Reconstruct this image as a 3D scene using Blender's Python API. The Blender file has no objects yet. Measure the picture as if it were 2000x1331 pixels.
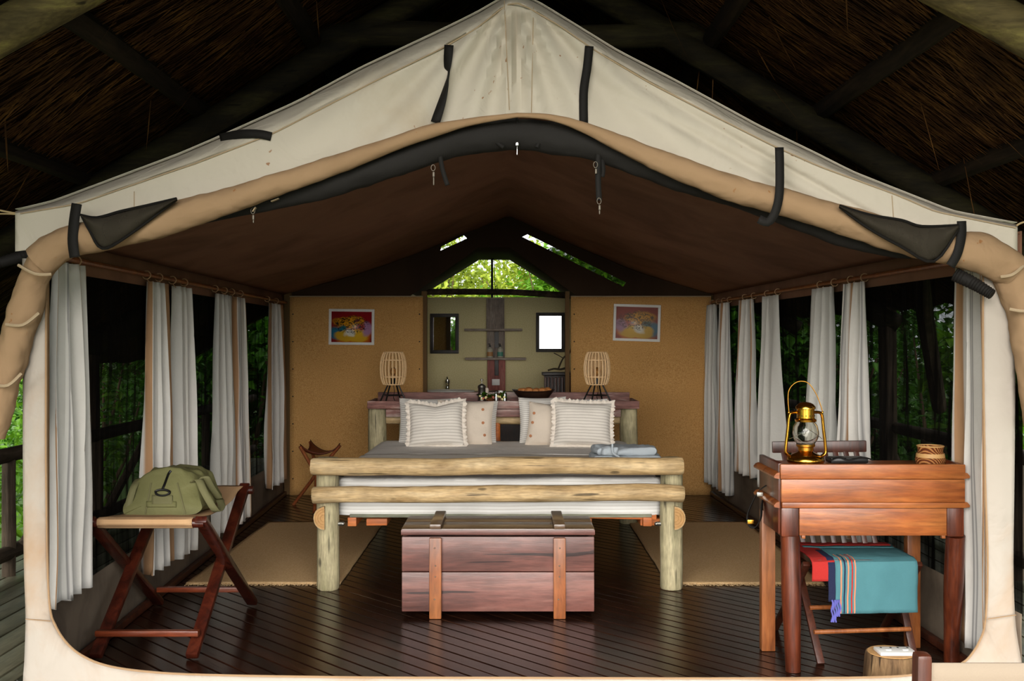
import bpy, bmesh, math, random
from math import sin, cos, pi, radians, sqrt
from mathutils import Vector, Matrix, noise, geometry
random.seed(7)
S = bpy.context.scene
COL = S.collection
F = 2050.0; CH = 1.41
def P(px, py, d):                     # photograph pixel at a true distance -> world point (metres)
    return Vector(((px-1000)*d/F, d, CH+(665.5-py)*d/F))

# ---------------------------------------------------------------- camera, sky, exposure
cam = bpy.data.cameras.new('camera'); cam.sensor_width = 36; cam.lens = F*36/2000
camo = bpy.data.objects.new('camera', cam); COL.objects.link(camo)
camo.location = (0, 0, CH); camo.rotation_euler = (pi/2, 0, 0); cam.clip_start = .05; cam.clip_end = 300
S.camera = camo
W = bpy.data.worlds.new('overcast_sky'); S.world = W; W.use_nodes = True
nt = W.node_tree; bg = nt.nodes['Background']
tc = nt.nodes.new('ShaderNodeTexCoord'); sx = nt.nodes.new('ShaderNodeSeparateXYZ'); rp = nt.nodes.new('ShaderNodeValToRGB')
nt.links.new(tc.outputs['Generated'], sx.inputs[0]); nt.links.new(sx.outputs['Z'], rp.inputs[0]); nt.links.new(rp.outputs[0], bg.inputs[0])
e = rp.color_ramp.elements
e[0].position = 0; e[0].color = (.80, .85, .86, 1); e[1].position = .7; e[1].color = (.93, .96, 1, 1)
bg.inputs[1].default_value = 1.0
sl = bpy.data.lights.new('sun', 'SUN'); sl.energy = 3.8; sl.angle = radians(60); sl.color = (1, .95, .88)
so = bpy.data.objects.new('sun', sl); COL.objects.link(so); so.location = (-2, -5, 9)
so.rotation_euler = Vector((-.14, -.92, .37)).to_track_quat('Z', 'Y').to_euler()
S.view_settings.view_transform = 'Standard'; S.view_settings.look = 'None'; S.view_settings.gamma = 1
S.view_settings.use_curve_mapping = False
S.view_settings.exposure = 1.35

# ---------------------------------------------------------------- helpers
def lin(c):
    if isinstance(c, str): c = [int(c[i:i+2], 16) for i in (0, 2, 4)]
    return tuple(((v/255)/12.92 if v/255 <= .04045 else ((v/255+.055)/1.055)**2.4) for v in c)+(1,)
def fin(o, parent):
    COL.objects.link(o)
    if parent: o.parent = parent
    return o
def put(name, me, m, parent=None, smooth=True):
    """link mesh (given in world coordinates); children are expressed in their thing's frame"""
    me.materials.append(m)
    o = bpy.data.objects.new(name, me)
    if parent is not None:
        root = parent; M = Matrix.Identity(4)
        while root: M = root.matrix_basis @ M; root = root.parent
        me.transform(M.inverted())
    else:
        xs = [v.co for v in me.vertices]
        if xs:
            c = Vector(((min(v.x for v in xs)+max(v.x for v in xs))/2, (min(v.y for v in xs)+max(v.y for v in xs))/2, min(v.z for v in xs)))
            me.transform(Matrix.Translation(-c)); o.location = c
    if smooth:
        me.shade_smooth()
        try: me.set_sharp_from_angle(angle=radians(42))
        except Exception: pass
    return fin(o, parent)
def obj(name, bm, m, parent=None, smooth=True, kind=None):
    me = bpy.data.meshes.new(name); bmesh.ops.recalc_face_normals(bm, faces=bm.faces[:]) if smooth != 'keep' else None
    bm.to_mesh(me); bm.free()
    o = put(name, me, m, parent, bool(smooth))
    if kind: o['kind'] = kind
    return o
def tag(o, label, cat, group=None):
    o['label'] = label; o['category'] = cat
    if group: o['group'] = group
    return o
def thing(name, label, cat, loc, rotz=0, group=None):
    o = bpy.data.objects.new(name, None); COL.objects.link(o); o.empty_display_size = .1
    o.location = loc; o.rotation_euler = (0, 0, rotz); bpy.context.view_layer.update()
    o.matrix_basis = Matrix.Translation(loc) @ Matrix.Rotation(rotz, 4, 'Z')
    return tag(o, label, cat, group)
def struct(o): o['kind'] = 'structure'; return o
def NB(): return bmesh.new()
def dup(root, loc, label=None, rotz=None, group=None):
    r = root.copy(); COL.objects.link(r); r.location = loc
    if rotz is not None: r.rotation_euler = (0, 0, rotz)
    if label: r['label'] = label
    if group: r['group'] = group
    for ch in list(root.children):
        c = ch.copy(); COL.objects.link(c); c.parent = r
        for g in list(ch.children):
            d = g.copy(); COL.objects.link(d); d.parent = c
    return r
def box(bm, c, s, bev=.004, R=None, wob=0):
    r = bmesh.ops.create_cube(bm, size=1)['verts']
    for v in r: v.co = Vector((v.co.x*s[0], v.co.y*s[1], v.co.z*s[2]))
    fs = list({f for v in r for f in v.link_faces})
    if bev:
        es = list({e for f in fs for e in f.edges})
        q = bmesh.ops.bevel(bm, geom=es, offset=min(bev, .45*min(s)), segments=2, affect='EDGES', profile=.6)
        r = list({v for f in q['faces'] for v in f.verts} | {v for v in r if v.is_valid})
        # all verts of this island
        seen = set(r); st = list(r)
        while st:
            v = st.pop()
            for ed in v.link_edges:
                w = ed.other_vert(v)
                if w not in seen: seen.add(w); st.append(w)
        r = list(seen)
    for v in r:
        if R is not None: v.co = R @ v.co
        v.co += Vector(c)
        if wob: v.co += noise.noise_vector(v.co*5)*wob
    return r
def bar(bm, a, b, w, h, bev=.004, up=(0, 0, 1)):
    a = Vector(a); b = Vector(b); z = (b-a); L = z.length; z.normalize(); u = Vector(up)
    x = u.cross(z)
    if x.length < 1e-3: x = Vector((1, 0, 0)).cross(z)
    x.normalize(); y = z.cross(x)
    R = Matrix((x, y, z)).transposed()
    return box(bm, (a+b)/2, (w, h, L), bev, R)
def tube(bm, pts, rad, seg=12, wob=0, cap=True, ell=1, nf=4, uvl=None, folds=0):
    pts = [Vector(p) for p in pts]; n = len(pts)
    if not isinstance(rad, (list, tuple)): rad = [rad]*n
    rings = []; prev = None
    for i, p in enumerate(pts):
        t = (pts[min(i+1, n-1)]-pts[max(i-1, 0)]).normalized()
        if prev is None:
            a = Vector((0, 0, 1)) if abs(t.z) < .9 else Vector((0, 1, 0))
            x = a.cross(t).normalized()
        else:
            x = (prev - t*prev.dot(t)).normalized()
        prev = x; y = t.cross(x); ring = []
        for k in range(seg):
            a = 2*pi*k/seg
            dr = x*cos(a)+y*sin(a)*ell
            r = rad[i]
            if wob:
                if folds: r *= 1+.035*noise.noise(Vector((p.x*22, p.y*22, p.z*22))+dr*3.5)+.05*noise.noise(Vector((p.x*5+p.z*9, a*1.2, 3)))
                q = p*nf+dr*(1.3 if not folds else folds)
                r *= 1+wob*noise.noise(q)+wob*.5*noise.noise(q*2.7)
            ring.append(bm.verts.new(p+dr*r))
        rings.append(ring)
    for i in range(n-1):
        for k in range(seg):
            bm.faces.new((rings[i][k], rings[i][(k+1) % seg], rings[i+1][(k+1) % seg], rings[i+1][k]))
    if cap:
        bm.faces.new(rings[0][::-1]); bm.faces.new(rings[-1])
    return rings
def spl(pts, n):
    """Catmull-Rom resample"""
    pts = [Vector(p) for p in pts]; out = []; m = len(pts)-1
    for i in range(n+1):
        t = i/n*m; k = min(int(t), m-1); u = t-k
        p0 = pts[max(k-1, 0)]; p1 = pts[k]; p2 = pts[k+1]; p3 = pts[min(k+2, m)]
        out.append(.5*((2*p1)+(p2-p0)*u+(2*p0-5*p1+4*p2-p3)*u*u+(3*p1-p0-3*p2+p3)*u**3))
    return out
def lathe(bm, prof, c, seg=24, ang=0):
    c = Vector(c); rings = []
    for r, z in prof:
        if r < 1e-5: rings.append([bm.verts.new(c+Vector((0, 0, z)))])
        else: rings.append([bm.verts.new(c+Vector((r*cos(2*pi*k/seg+ang), r*sin(2*pi*k/seg+ang), z))) for k in range(seg)])
    for a, b in zip(rings, rings[1:]):
        for k in range(seg):
            k2 = (k+1) % seg
            if len(a) == 1 and len(b) == 1: continue
            if len(a) == 1: bm.faces.new((a[0], b[k], b[k2]))
            elif len(b) == 1: bm.faces.new((a[k], b[0], a[k2]))
            else: bm.faces.new((a[k], a[k2], b[k2], b[k]))
def ico(bm, c, r, sub=2, sc=(1, 1, 1), wob=0):
    q = bmesh.ops.create_icosphere(bm, subdivisions=sub, radius=1)['verts']
    for v in q:
        w = 1+wob*noise.noise(v.co*2+Vector(c)*9)
        v.co = Vector((v.co.x*r*sc[0]*w, v.co.y*r*sc[1]*w, v.co.z*r*sc[2]*w))+Vector(c)
def grid(bm, fn, nu, nv, u0=0, u1=1, v0=0, v1=1, uvf=None):
    uvl = bm.loops.layers.uv.verify()
    V = [[bm.verts.new(fn(u0+(u1-u0)*i/nu, v0+(v1-v0)*j/nv)) for j in range(nv+1)] for i in range(nu+1)]
    for i in range(nu):
        for j in range(nv):
            f = bm.faces.new((V[i][j], V[i+1][j], V[i+1][j+1], V[i][j+1]))
            for l, (a, b) in zip(f.loops, ((i, j), (i+1, j), (i+1, j+1), (i, j+1))):
                u = u0+(u1-u0)*a/nu; v = v0+(v1-v0)*b/nv
                l[uvl].uv = uvf(u, v) if uvf else (u, v)
    return V
def solid(o, t, off=0):
    m = o.modifiers.new('thickness', 'SOLIDIFY'); m.thickness = t; m.offset = off; return o
def poly(bm, pts, th, axis=Vector((0, 1, 0))):
    """extruded flat outline"""
    tri = geometry.tessellate_polygon([pts])
    a = [bm.verts.new(p) for p in pts]; b = [bm.verts.new(Vector(p)+axis*th) for p in pts]
    for t in tri:
        bm.faces.new([a[i] for i in t]); bm.faces.new([b[i] for i in reversed(t)])
    n = len(pts)
    for i in range(n): bm.faces.new((a[i], a[(i+1) % n], b[(i+1) % n], b[i]))
def interp(tab, x):
    if x <= tab[0][0]: return tab[0][1]
    for (a, b), (c, d) in zip(tab, tab[1:]):
        if x <= c: return b+(d-b)*(x-a)/(c-a) if c > a else d
    return tab[-1][1]

# ---------------------------------------------------------------- materials
MC = {}
class NT:
    def __init__(s, name):
        s.m = bpy.data.materials.new(name); s.m.use_nodes = True; s.t = s.m.node_tree; s.b = s.t.nodes['Principled BSDF']
    def n(s, ty, **k):
        x = s.t.nodes.new(ty)
        for a, v in k.items():
            if a.startswith('i_'): x.inputs[int(a[2:]) if a[2:].isdigit() else a[2:].replace('_', ' ')].default_value = v
            else: setattr(x, a, v)
        return x
    def l(s, a, b): s.t.links.new(a, b)
    def coord(s, kind='Object', sc=(1, 1, 1), rot=(0, 0, 0)):
        c = s.n('ShaderNodeTexCoord'); m = s.n('ShaderNodeMapping'); m.inputs['Scale'].default_value = sc; m.inputs['Rotation'].default_value = rot
        s.l(c.outputs[kind], m.inputs[0]); return m.outputs[0]
    def noise(s, vec, scale, det=4, rough=.6, dist=0):
        x = s.n('ShaderNodeTexNoise'); x.inputs['Scale'].default_value = scale; x.inputs['Detail'].default_value = det
        x.inputs['Roughness'].default_value = rough; x.inputs['Distortion'].default_value = dist; s.l(vec, x.inputs['Vector']); return x.outputs['Fac']
    def ramp(s, fac, stops, interp='LINEAR'):
        r = s.n('ShaderNodeValToRGB'); r.color_ramp.interpolation = interp; el = r.color_ramp.elements
        while len(el) < len(stops): el.new(.5)
        for e_, (p, c) in zip(el, stops): e_.position = p; e_.color = lin(c) if not isinstance(c, float) else (c, c, c, 1)
        s.l(fac, r.inputs[0]); return r.outputs[0]
    def mix(s, fac, a, b, mode='MIX'):
        x = s.n('ShaderNodeMix', data_type='RGBA', blend_type=mode)
        for sk, v in ((0, fac), (6, a), (7, b)):
            if hasattr(v, 'is_output'): s.l(v, x.inputs[sk])
            else: x.inputs[sk].default_value = v
        return x.outputs[2]
    def bump(s, h, strg=.3, dist=.01, prev=None):
        x = s.n('ShaderNodeBump'); x.inputs['Strength'].default_value = strg; x.inputs['Distance'].default_value = dist
        s.l(h, x.inputs['Height'])
        if prev: s.l(prev, x.inputs['Normal'])
        s.l(x.outputs[0], s.b.inputs['Normal']); return x.outputs[0]
    def base(s, c, rough=.6, metal=0, spec=None):
        if hasattr(c, 'is_output'): s.l(c, s.b.inputs['Base Color'])
        else: s.b.inputs['Base Color'].default_value = lin(c)
        s.b.inputs['Roughness'].default_value = rough; s.b.inputs['Metallic'].default_value = metal
        if spec is not None: s.b.inputs['Specular IOR Level'].default_value = spec
        return s.m
def plain(name, c, rough=.6, metal=0, spec=.4, var=.12, sc=30, bump=.1):
    x = NT(name); v = x.coord(); f = x.noise(v, sc)
    a = lin(c); col = x.mix(f, tuple(q*(1-var) for q in a[:3])+(1,), tuple(min(1, q*(1+var)) for q in a[:3])+(1,))
    x.bump(f, bump, .003); return x.base(col, rough, metal, spec)
def wood(name, c1, c2, c3, axis='x', sc=1., rough=.45, bump=.25, spec=.4, cracks=.0, rnd=.0, coat=0, knots=0):
    x = NT(name); st = {'x': (.12, 1, 1), 'y': (1, .12, 1), 'z': (1, 1, .12)}[axis]
    v = x.coord('Object', tuple(q*sc for q in st))
    n1 = x.noise(v, 9, 6, .65, .6); n2 = x.noise(v, 60, 3, .6)
    col = x.ramp(n1, [(.3, c1), (.5, c2), (.72, c3)])
    dk = x.ramp(n2, [(.35, .62), (.6, 1.)])
    col = x.mix(.8, col, dk, 'MULTIPLY')
    n3 = x.noise(x.coord('Object', (1, 1, 1)), 3.1*sc, 3); bl = x.ramp(n3, [(.35, .7), (.65, 1.1)])
    col = x.mix(.8, col, bl, 'MULTIPLY')
    if cracks:
        v2 = x.coord('Object', tuple((q*sc if q == 1 else q*sc*.5) for q in st)); n4 = x.noise(v2, 22, 2, .5)
        ck = x.ramp(n4, [(.30, .25), (.30+.05*cracks, 1.)]); col = x.mix(1., col, ck, 'MULTIPLY')
    if knots:
        v3 = x.coord('Object', tuple(3.2 if q > .9 else 1.3 for q in st)); vo = x.n('ShaderNodeTexVoronoi'); vo.inputs['Scale'].default_value = 2.6; x.l(v3, vo.inputs['Vector'])
        kn = x.ramp(vo.outputs['Distance'], [(.0, .28), (.07, .45), (.11, 1.)]); col = x.mix(1., col, kn, 'MULTIPLY')
    if rnd:
        oi = x.n('ShaderNodeObjectInfo'); rr = x.ramp(oi.outputs['Random'], [(0, 1.-rnd), (1, 1.+rnd*.6)]); col = x.mix(1., col, rr, 'MULTIPLY')
    m = x.base(col, rough, 0, spec)
    x.bump(n2, bump, .004)
    if coat: x.b.inputs['Coat Weight'].default_value = coat; x.b.inputs['Coat Roughness'].default_value = .15
    return m
def cloth(name, c, stain=None, st=(.6, .8), rough=.9, weave=900, bump=.12, var=.08, fold=0, trans=0, ssc=1.6):
    x = NT(name); v = x.coord(); f = x.noise(v, 4, 5)
    a = lin(c); col = x.mix(f, tuple(q*(1-var) for q in a[:3])+(1,), tuple(min(1, q*(1+var)) for q in a[:3])+(1,))
    if stain:
        s1 = x.noise(x.coord('Object', (1, 1, .6)), ssc, 6, .62, .4); k = x.ramp(s1, [(st[0], 0.), (st[1], 1.)])
        col = x.mix(k, col, lin(stain))
    w = x.noise(v, weave*.3, 1, .5); b = x.bump(w, bump, .002)
    if fold:
        g = x.noise(x.coord(), fold, 3); x.bump(g, .25, .02, b)
    m = x.base(col, rough, 0, .15)
    return m
def stripes(name, c1, c2, freq, width=.5, uax=0, soft=.04, c3=None):
    x = NT(name); c = x.n('ShaderNodeTexCoord'); s = x.n('ShaderNodeSeparateXYZ'); x.l(c.outputs['UV'], s.inputs[0])
    m = x.n('ShaderNodeMath', operation='MULTIPLY'); m.inputs[1].default_value = freq; x.l(s.outputs[uax], m.inputs[0])
    fr = x.n('ShaderNodeMath', operation='FRACT'); x.l(m.outputs[0], fr.inputs[0])
    st = [(0, c1), (1-width-soft, c1), (1-width, c2), (1-soft, c2), (1, c1)]
    if c3: st = c3
    col = x.ramp(fr.outputs[0], st); f = x.noise(x.coord(), 5, 4)
    col = x.mix(.7, col, x.ramp(f, [(.3, .88), (.7, 1.)]), 'MULTIPLY')
    w = x.noise(x.coord(), 260, 1); b = x.bump(w, .12, .002); g = x.noise(x.coord(), 14, 3, .5, .5); x.bump(g, .35, .012, b)
    return x.base(col, .9, 0, .12)
M = {}
M['cream'] = None
def cream_mat(name, c, stain, specks=True, st=(.56, .80)):
    x = NT(name); v = x.coord(); f = x.noise(v, 2.2, 5)
    a = lin(c); col = x.mix(f, tuple(q*.93 for q in a[:3])+(1,), tuple(min(1, q*1.04) for q in a[:3])+(1,))
    s1 = x.noise(x.coord('Object', (1, 1, .55)), 1.5, 6, .6, .6); k = x.ramp(s1, [(st[0], 0.), (st[1], .75)]); col = x.mix(k, col, lin(stain))
    if specks:
        s2 = x.noise(v, 38, 2, .5); s3 = x.noise(v, 3.4, 2, .5)
        k2 = x.ramp(s2, [(.70, 0.), (.73, 1.)]); k3 = x.ramp(s3, [(.52, 0.), (.6, .8)])
        kk = x.n('ShaderNodeMath', operation='MULTIPLY'); x.l(k2, kk.inputs[0]); x.l(k3, kk.inputs[1])
        col = x.mix(kk.outputs[0], col, lin('8a5a30'))
    w = x.noise(v, 300, 1); b = x.bump(w, .12, .002); g = x.noise(x.coord('Object', (1, 1, 1)), 5, 3, .5, .8); x.bump(g, .5, .04, b)
    return x.base(col, .88, 0, .15)
M['cream'] = cream_mat('cream_canvas', 'c0b7a7', 'a38d6d')
M['jamb'] = cream_mat('jamb_canvas', 'a89f94', '9f7e5c', False, (.52, .74))
M['khaki'] = cream_mat('khaki_canvas', '987c5e', '7d6146', True)
M['hem'] = cloth('hem_tape', 'a89478', bump=.2)
M['black_web'] = cloth('black_webbing', '1c1a18', bump=.4, rough=.7)
M['black_roll'] = cloth('black_mesh_roll', '262422', bump=.4, rough=.8)
def net_mat(name, c, op):
    x = NT(name); t = x.n('ShaderNodeBsdfTransparent'); mx = x.n('ShaderNodeMixShader'); out = x.t.nodes['Material Output']
    x.base(c, .9, 0, .05)
    f = x.noise(x.coord('Object', (6, 6, .5)), 3, 4); r = x.ramp(f, [(.35, op-.1), (.65, min(1., op+.12))])
    x.l(r, mx.inputs[0]); x.l(t.outputs[0], mx.inputs[1]); x.l(x.b.outputs[0], mx.inputs[2]); x.l(mx.outputs[0], out.inputs[0]); return x.m
M['net'] = net_mat('insect_netting', '0b0907', .88)
M['slit_dim'] = net_mat('slit_dimming_net', '12140c', .62)
M['net_patch'] = net_mat('mesh_patch', '38332b', .93)
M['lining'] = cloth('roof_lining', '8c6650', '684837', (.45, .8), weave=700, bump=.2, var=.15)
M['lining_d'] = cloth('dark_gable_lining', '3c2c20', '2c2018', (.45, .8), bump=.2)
M['skirt'] = cloth('wall_skirt_canvas', '77695a', '4e443a', (.45, .75), bump=.2, ssc=3)
M['hess'] = None
x = NT('tan_plaster_canvas'); v = x.coord(); f = x.noise(v, 130, 3, .7); g = x.noise(v, 2.0, 4)
col = x.ramp(f, [(.3, 'ab7a44'), (.5, 'cb9a5e'), (.75, 'deb276')]); col = x.mix(.6, col, x.ramp(g, [(.3, .84), (.7, 1.)]), 'MULTIPLY')
x.bump(f, .35, .004); M['hess'] = x.base(col, .9, 0, .1)
x = NT('olive_plaster'); v = x.coord(); f = x.noise(v, 90, 3, .7); col = x.ramp(f, [(.3, 'd6c892'), (.7, 'eaddb0')]); x.bump(f, .3, .004); M['olive'] = x.base(col, .9, 0, .1)
M['seam'] = cloth('seam_edge', '6a5236')
M['floor'] = wood('dark_floor_wood', '180d08', '27140c', '381e12', 'x', 1.1, .25, .12, .5, 0, .22)
M['deckw'] = wood('weathered_deck_wood', '4c493a', '6e6a56', '88826a', 'y', 1.2, .42, .3, .4, .4, .25)
M['joist'] = plain('dark_gap', '0b0705', .9)
M['log'] = wood('peeled_log_wood', '9c7e54', 'c6a97c', 'd8c098', 'x', 2.0, .6, .4, .3, 1.0, knots=1)
M['logz'] = wood('grey_green_log_wood', '8a8462', 'b4a986', 'd0c29c', 'z', 2.0, .65, .4, .25, 1.0, knots=1)
M['logend'] = plain('log_end_grain', 'b48a57', .7, var=.3, sc=60)
M['orange_wood'] = wood('orange_plank_wood', '9a4e20', 'c46c30', 'd88548', 'x', 1.4, .55)
M['greybrd'] = wood('grey_board_wood', '6a6c5c', '8a8a74', 'a09c84', 'x', 1.4, .7)
M['chest'] = wood('red_brown_chest_wood', '50302a', '74483f', '8c6258', 'x', 1.0, .34, .15, .5, .35)
M['chesttop'] = wood('worn_lid_wood', '3a241a', '5d4330', '7d6448', 'x', 1.0, .25, .12, .6)
M['strapwood'] = wood('brown_batten_wood', '6b3418', '94552b', 'aa6a3c', 'z', 1.2, .35, .15, .5)
M['desk'] = wood('reddish_desk_wood', '6a3216', '9c5526', 'bc743a', 'x', 1.3, .32, .14, .5)
M['deskz'] = wood('dark_turned_leg_wood', '34150c', '5e2a17', '7a3b20', 'z', 1.3, .3, .12, .5)
M['chairw'] = wood('dark_chair_wood', '2c150d', '4a2416', '633220', 'z', 1.4, .36, .14, .5)
M['stoolw'] = wood('mahogany_stool_wood', '240f09', '43190f', '5c2817', 'z', 1.6, .3, .12, .5)
M['stoolbar'] = wood('mahogany_bar_wood', '4a1e10', '733218', '8a4526', 'x', 1.6, .32, .12, .5)
M['console'] = wood('painted_worn_plank', '54302a', '8c5e55', 'd0beb4', 'x', 1.6, .5, .35, .35)
M['shelfw'] = wood('weathered_shelf_plank', '64504a', '96857a', 'b0a296', 'z', 2, .6, .35)
M['shelfr'] = wood('red_worn_plank', '78382f', 'a3564a', 'b87668', 'z', 2, .55, .3)
M['shelfx'] = wood('weathered_shelf_board', '7a655c', 'ac9a8e', 'c4b6aa', 'x', 2, .6, .35)
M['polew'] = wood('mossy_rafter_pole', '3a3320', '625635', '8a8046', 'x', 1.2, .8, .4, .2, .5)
M['polefar'] = wood('shaded_mossy_pole', '15120b', '262012', '3a361c', 'x', 1.2, .85, .4, .2, .5)  # mossy rafter wood with the deep roof shade put into its colour
M['darkpole'] = wood('dark_batten_pole', '1a140e', '2a2118', '3a2e20', 'y', 1.2, .85, .3, .15)
M['railw'] = wood('rough_railing_log', '2c241c', '4c4033', '665646', 'y', 1.5, .8, .4, .2)
M['railz'] = wood('rough_railing_post', '2c241c', '4c4033', '665646', 'z', 1.5, .8, .4, .2)
M['stump'] = wood('stump_bark', '5a4430', '86694a', 'a88a64', 'z', 1.6, .8, .5, .2, .8)
M['thatch'] = None
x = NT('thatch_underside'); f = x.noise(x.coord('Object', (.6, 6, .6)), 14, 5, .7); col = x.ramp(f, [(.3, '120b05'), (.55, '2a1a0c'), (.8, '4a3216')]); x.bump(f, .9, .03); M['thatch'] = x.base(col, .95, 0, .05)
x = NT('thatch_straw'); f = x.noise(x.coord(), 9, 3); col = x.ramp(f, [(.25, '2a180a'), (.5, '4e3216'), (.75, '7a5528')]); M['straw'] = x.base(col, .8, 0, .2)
M['mattress'] = stripes('striped_sheet', 'e6e4e0', 'd3d0ca', 1, .38, 1, .06)
M['sheetw'] = cloth('white_sheet', 'e4e3e2', bump=.1, fold=12)
M['blanket'] = cloth('grey_linen_blanket', 'dad4ca', bump=.3, fold=14)
M['pillow_h'] = stripes('ticking_stripe_wide', 'e8e1d8', 'cfc7bd', 15, .42, 1, .08)
M['pillow_f'] = stripes('ticking_stripe_fine', 'e6e2dc', 'bcb7b0', 24, .38, 1, .1)
M['ruffle'] = cloth('ruffle_cotton', 'e2d8cc', fold=30)
M['linen'] = cloth('beige_linen', 'd6c8b8', fold=16)
M['pinkrob'] = cloth('pale_blue_grey_terry', 'aeb6bc', bump=.6, weave=1200, fold=25)
M['button'] = plain('wooden_button', 'a8683a', .5)
C3 = [(0, 'dfdad3'), (.30, 'd9d4cc'), (.33, 'b08a66'), (.47, 'b98f6a'), (.49, 'dfdad3'), (.80, 'd6d2cb'), (.81, '8d8a88'), (.83, 'dcd8d2'), (.86, '8d8a88'), (.88, 'dfdad3')]
M['curtain'] = stripes('striped_curtain', 'dfdad3', 'b98f6a', 1, .2, 0, .02, C3)
M['curtain_b'] = cloth('beige_curtain', 'b3906e', fold=12)
M['curtain_w'] = cloth('offwhite_curtain', 'c9c6bf', fold=12)
M['jute'] = None
x = NT('jute_weave'); v = x.coord('Object', (1, 2.2, 1)); f = x.noise(v, 110, 3, .7); wv = x.n('ShaderNodeTexWave', wave_type='BANDS', bands_direction='Y'); wv.inputs['Scale'].default_value = 30; wv.inputs['Distortion'].default_value = 1.5; x.l(x.coord(), wv.inputs[0])
col = x.ramp(f, [(.3, 'cc9f6c'), (.5, 'ecc490'), (.72, 'fadcae')]); col = x.mix(.35, col, wv.outputs[0], 'MULTIPLY'); b = x.bump(f, .7, .006); x.bump(wv.outputs[1], .4, .004, b); M['jute'] = x.base(col, .95, 0, .05)
M['fringe'] = cloth('jute_fringe', 'd2b184')
M['bag'] = cloth('olive_canvas', '6f6d47', '5a5a38', (.5, .8), rough=.6, bump=.25, fold=14)
M['bagstrap'] = cloth('olive_webbing', '6b6848', rough=.7, bump=.4)
M['blackplast'] = plain('black_plastic', '131211', .35)
M['seatcanvas'] = cloth('stool_canvas', 'b8946e', '9c7752', (.5, .8), bump=.2)
M['greycanvas'] = cloth('chair_canvas', '857868', '746858', (.5, .8), bump=.2)
M['leather'] = plain('brown_leather', '5e2c18', .4, var=.25, sc=12, bump=.15)
M['legw'] = wood('stool_leg_wood', '6b2f16', '96502a', 'b06a3c', 'z', 2, .4)
M['rattan'] = plain('rattan_cane', 'e0bb8c', .5, var=.2, sc=60)
M['blackmet'] = plain('black_metal', '161412', .4, .3)
M['chrome'] = plain('chrome_metal', 'c8c8c4', .18, 1, var=.05)
M['steel'] = plain('dull_steel', '9a9890', .35, 1)
M['dullmet'] = plain('dull_clip_metal', '5a544a', .5, .8)
M['brass'] = plain('polished_brass', 'd29a38', .2, 1, var=.1)
M['brassd'] = plain('aged_brass', 'a0702a', .32, 1, var=.2)
x = NT('clear_glass'); x.b.inputs['Transmission Weight'].default_value = 1; x.b.inputs['IOR'].default_value = 1.3; M['glass'] = x.base('f4f4ee', .02)
x = NT('amber_bulb_glass'); x.b.inputs['Transmission Weight'].default_value = .8; M['bulb'] = x.base('e0b070', .05)
x = NT('mirror_glass'); M['mirror'] = x.base('e8ecea', .02, 1)
M['ceramic'] = plain('white_ceramic', 'e4e2dc', .2, var=.03)
M['white'] = plain('white_plastic', 'e2e0dc', .35, var=.03)
M['frame'] = plain('white_painted_frame', 'e6e3de', .5, var=.04)
M['darkframe'] = wood('dark_mirror_frame', '16100c', '2a1e16', '3c2c20', 'z', 2, .5)
M['turq'] = cloth('turquoise_cotton', '48757b', '3e676e', (.5, .8), bump=.4, weave=600, fold=8)
M['bread'] = plain('crusty_bread', 'a86b35', .7, var=.35, sc=25, bump=.5)
M['bowlw'] = wood('dark_bowl_wood', '140c08', '26170f', '3a2416', 'x', 2, .4)
M['basket'] = None
x = NT('woven_basket'); c = x.n('ShaderNodeTexCoord'); wv = x.n('ShaderNodeTexWave', wave_type='BANDS', bands_direction='DIAGONAL'); wv.inputs['Scale'].default_value = 42; wv.inputs['Distortion'].default_value = .3; x.l(c.outputs['Object'], wv.inputs[0])
col = x.ramp(wv.outputs[1], [(.2, '57290f'), (.5, '84451f'), (.85, 'ab7644')]); x.bump(wv.outputs[1], .8, .004); M['basket'] = x.base(col, .7, 0, .2)
M['basket_l'] = plain('pale_cane', 'b98f5a', .6)
M['leaf'] = {}
def leafm(name, c1, c2, tr='86b820'):
    x = NT(name); f = x.noise(x.coord(), 7, 3, .7); col = x.ramp(f, [(.3, c1), (.7, c2)]); x.base(col, .45, 0, .35)
    t = x.n('ShaderNodeBsdfTranslucent'); x.l(col, t.inputs[0]); mx = x.n('ShaderNodeMixShader'); mx.inputs[0].default_value = .4
    x.l(x.b.outputs[0], mx.inputs[1]); x.l(t.outputs[0], mx.inputs[2]); x.l(mx.outputs[0], x.t.nodes['Material Output'].inputs[0]); return x.m
M['leaf_a'] = leafm('bright_leaf', '2a5c0a', '74a424')
M['leaf_b'] = leafm('mid_leaf', '1a440a', '4a8018')
M['leaf_c'] = leafm('yellow_green_leaf', '63821a', 'b4be44')
M['bark'] = plain('shrub_bark', '4a3a28', .9, var=.3)
M['grass'] = plain('grass_ground', '3e5a1c', .95, var=.4, sc=8)
M['bottle'] = plain('white_bottle', 'b9b4a4', .35, var=.05)
M['label_o'] = plain('orange_label', 'b07c4c', .5); M['label_t'] = plain('teal_label', '4f8f7e', .5)
M['red'] = cloth('red_weave', 'a02a26', bump=.5); M['navy'] = cloth('navy_weave', '20243c', bump=.5); M['orangec'] = cloth('salmon_weave', 'c07a5c')
M['tassel'] = cloth('violet_tassel', '5a5aa0')
M['branch'] = plain('dry_branch', '4b4030', .9)
M['flower'] = plain('pale_flower', 'e4dc9a', .6); M['pinkf'] = plain('pink_flower', 'c07060', .6)
M['rope'] = plain('guy_rope', 'b09870', .8)

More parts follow.
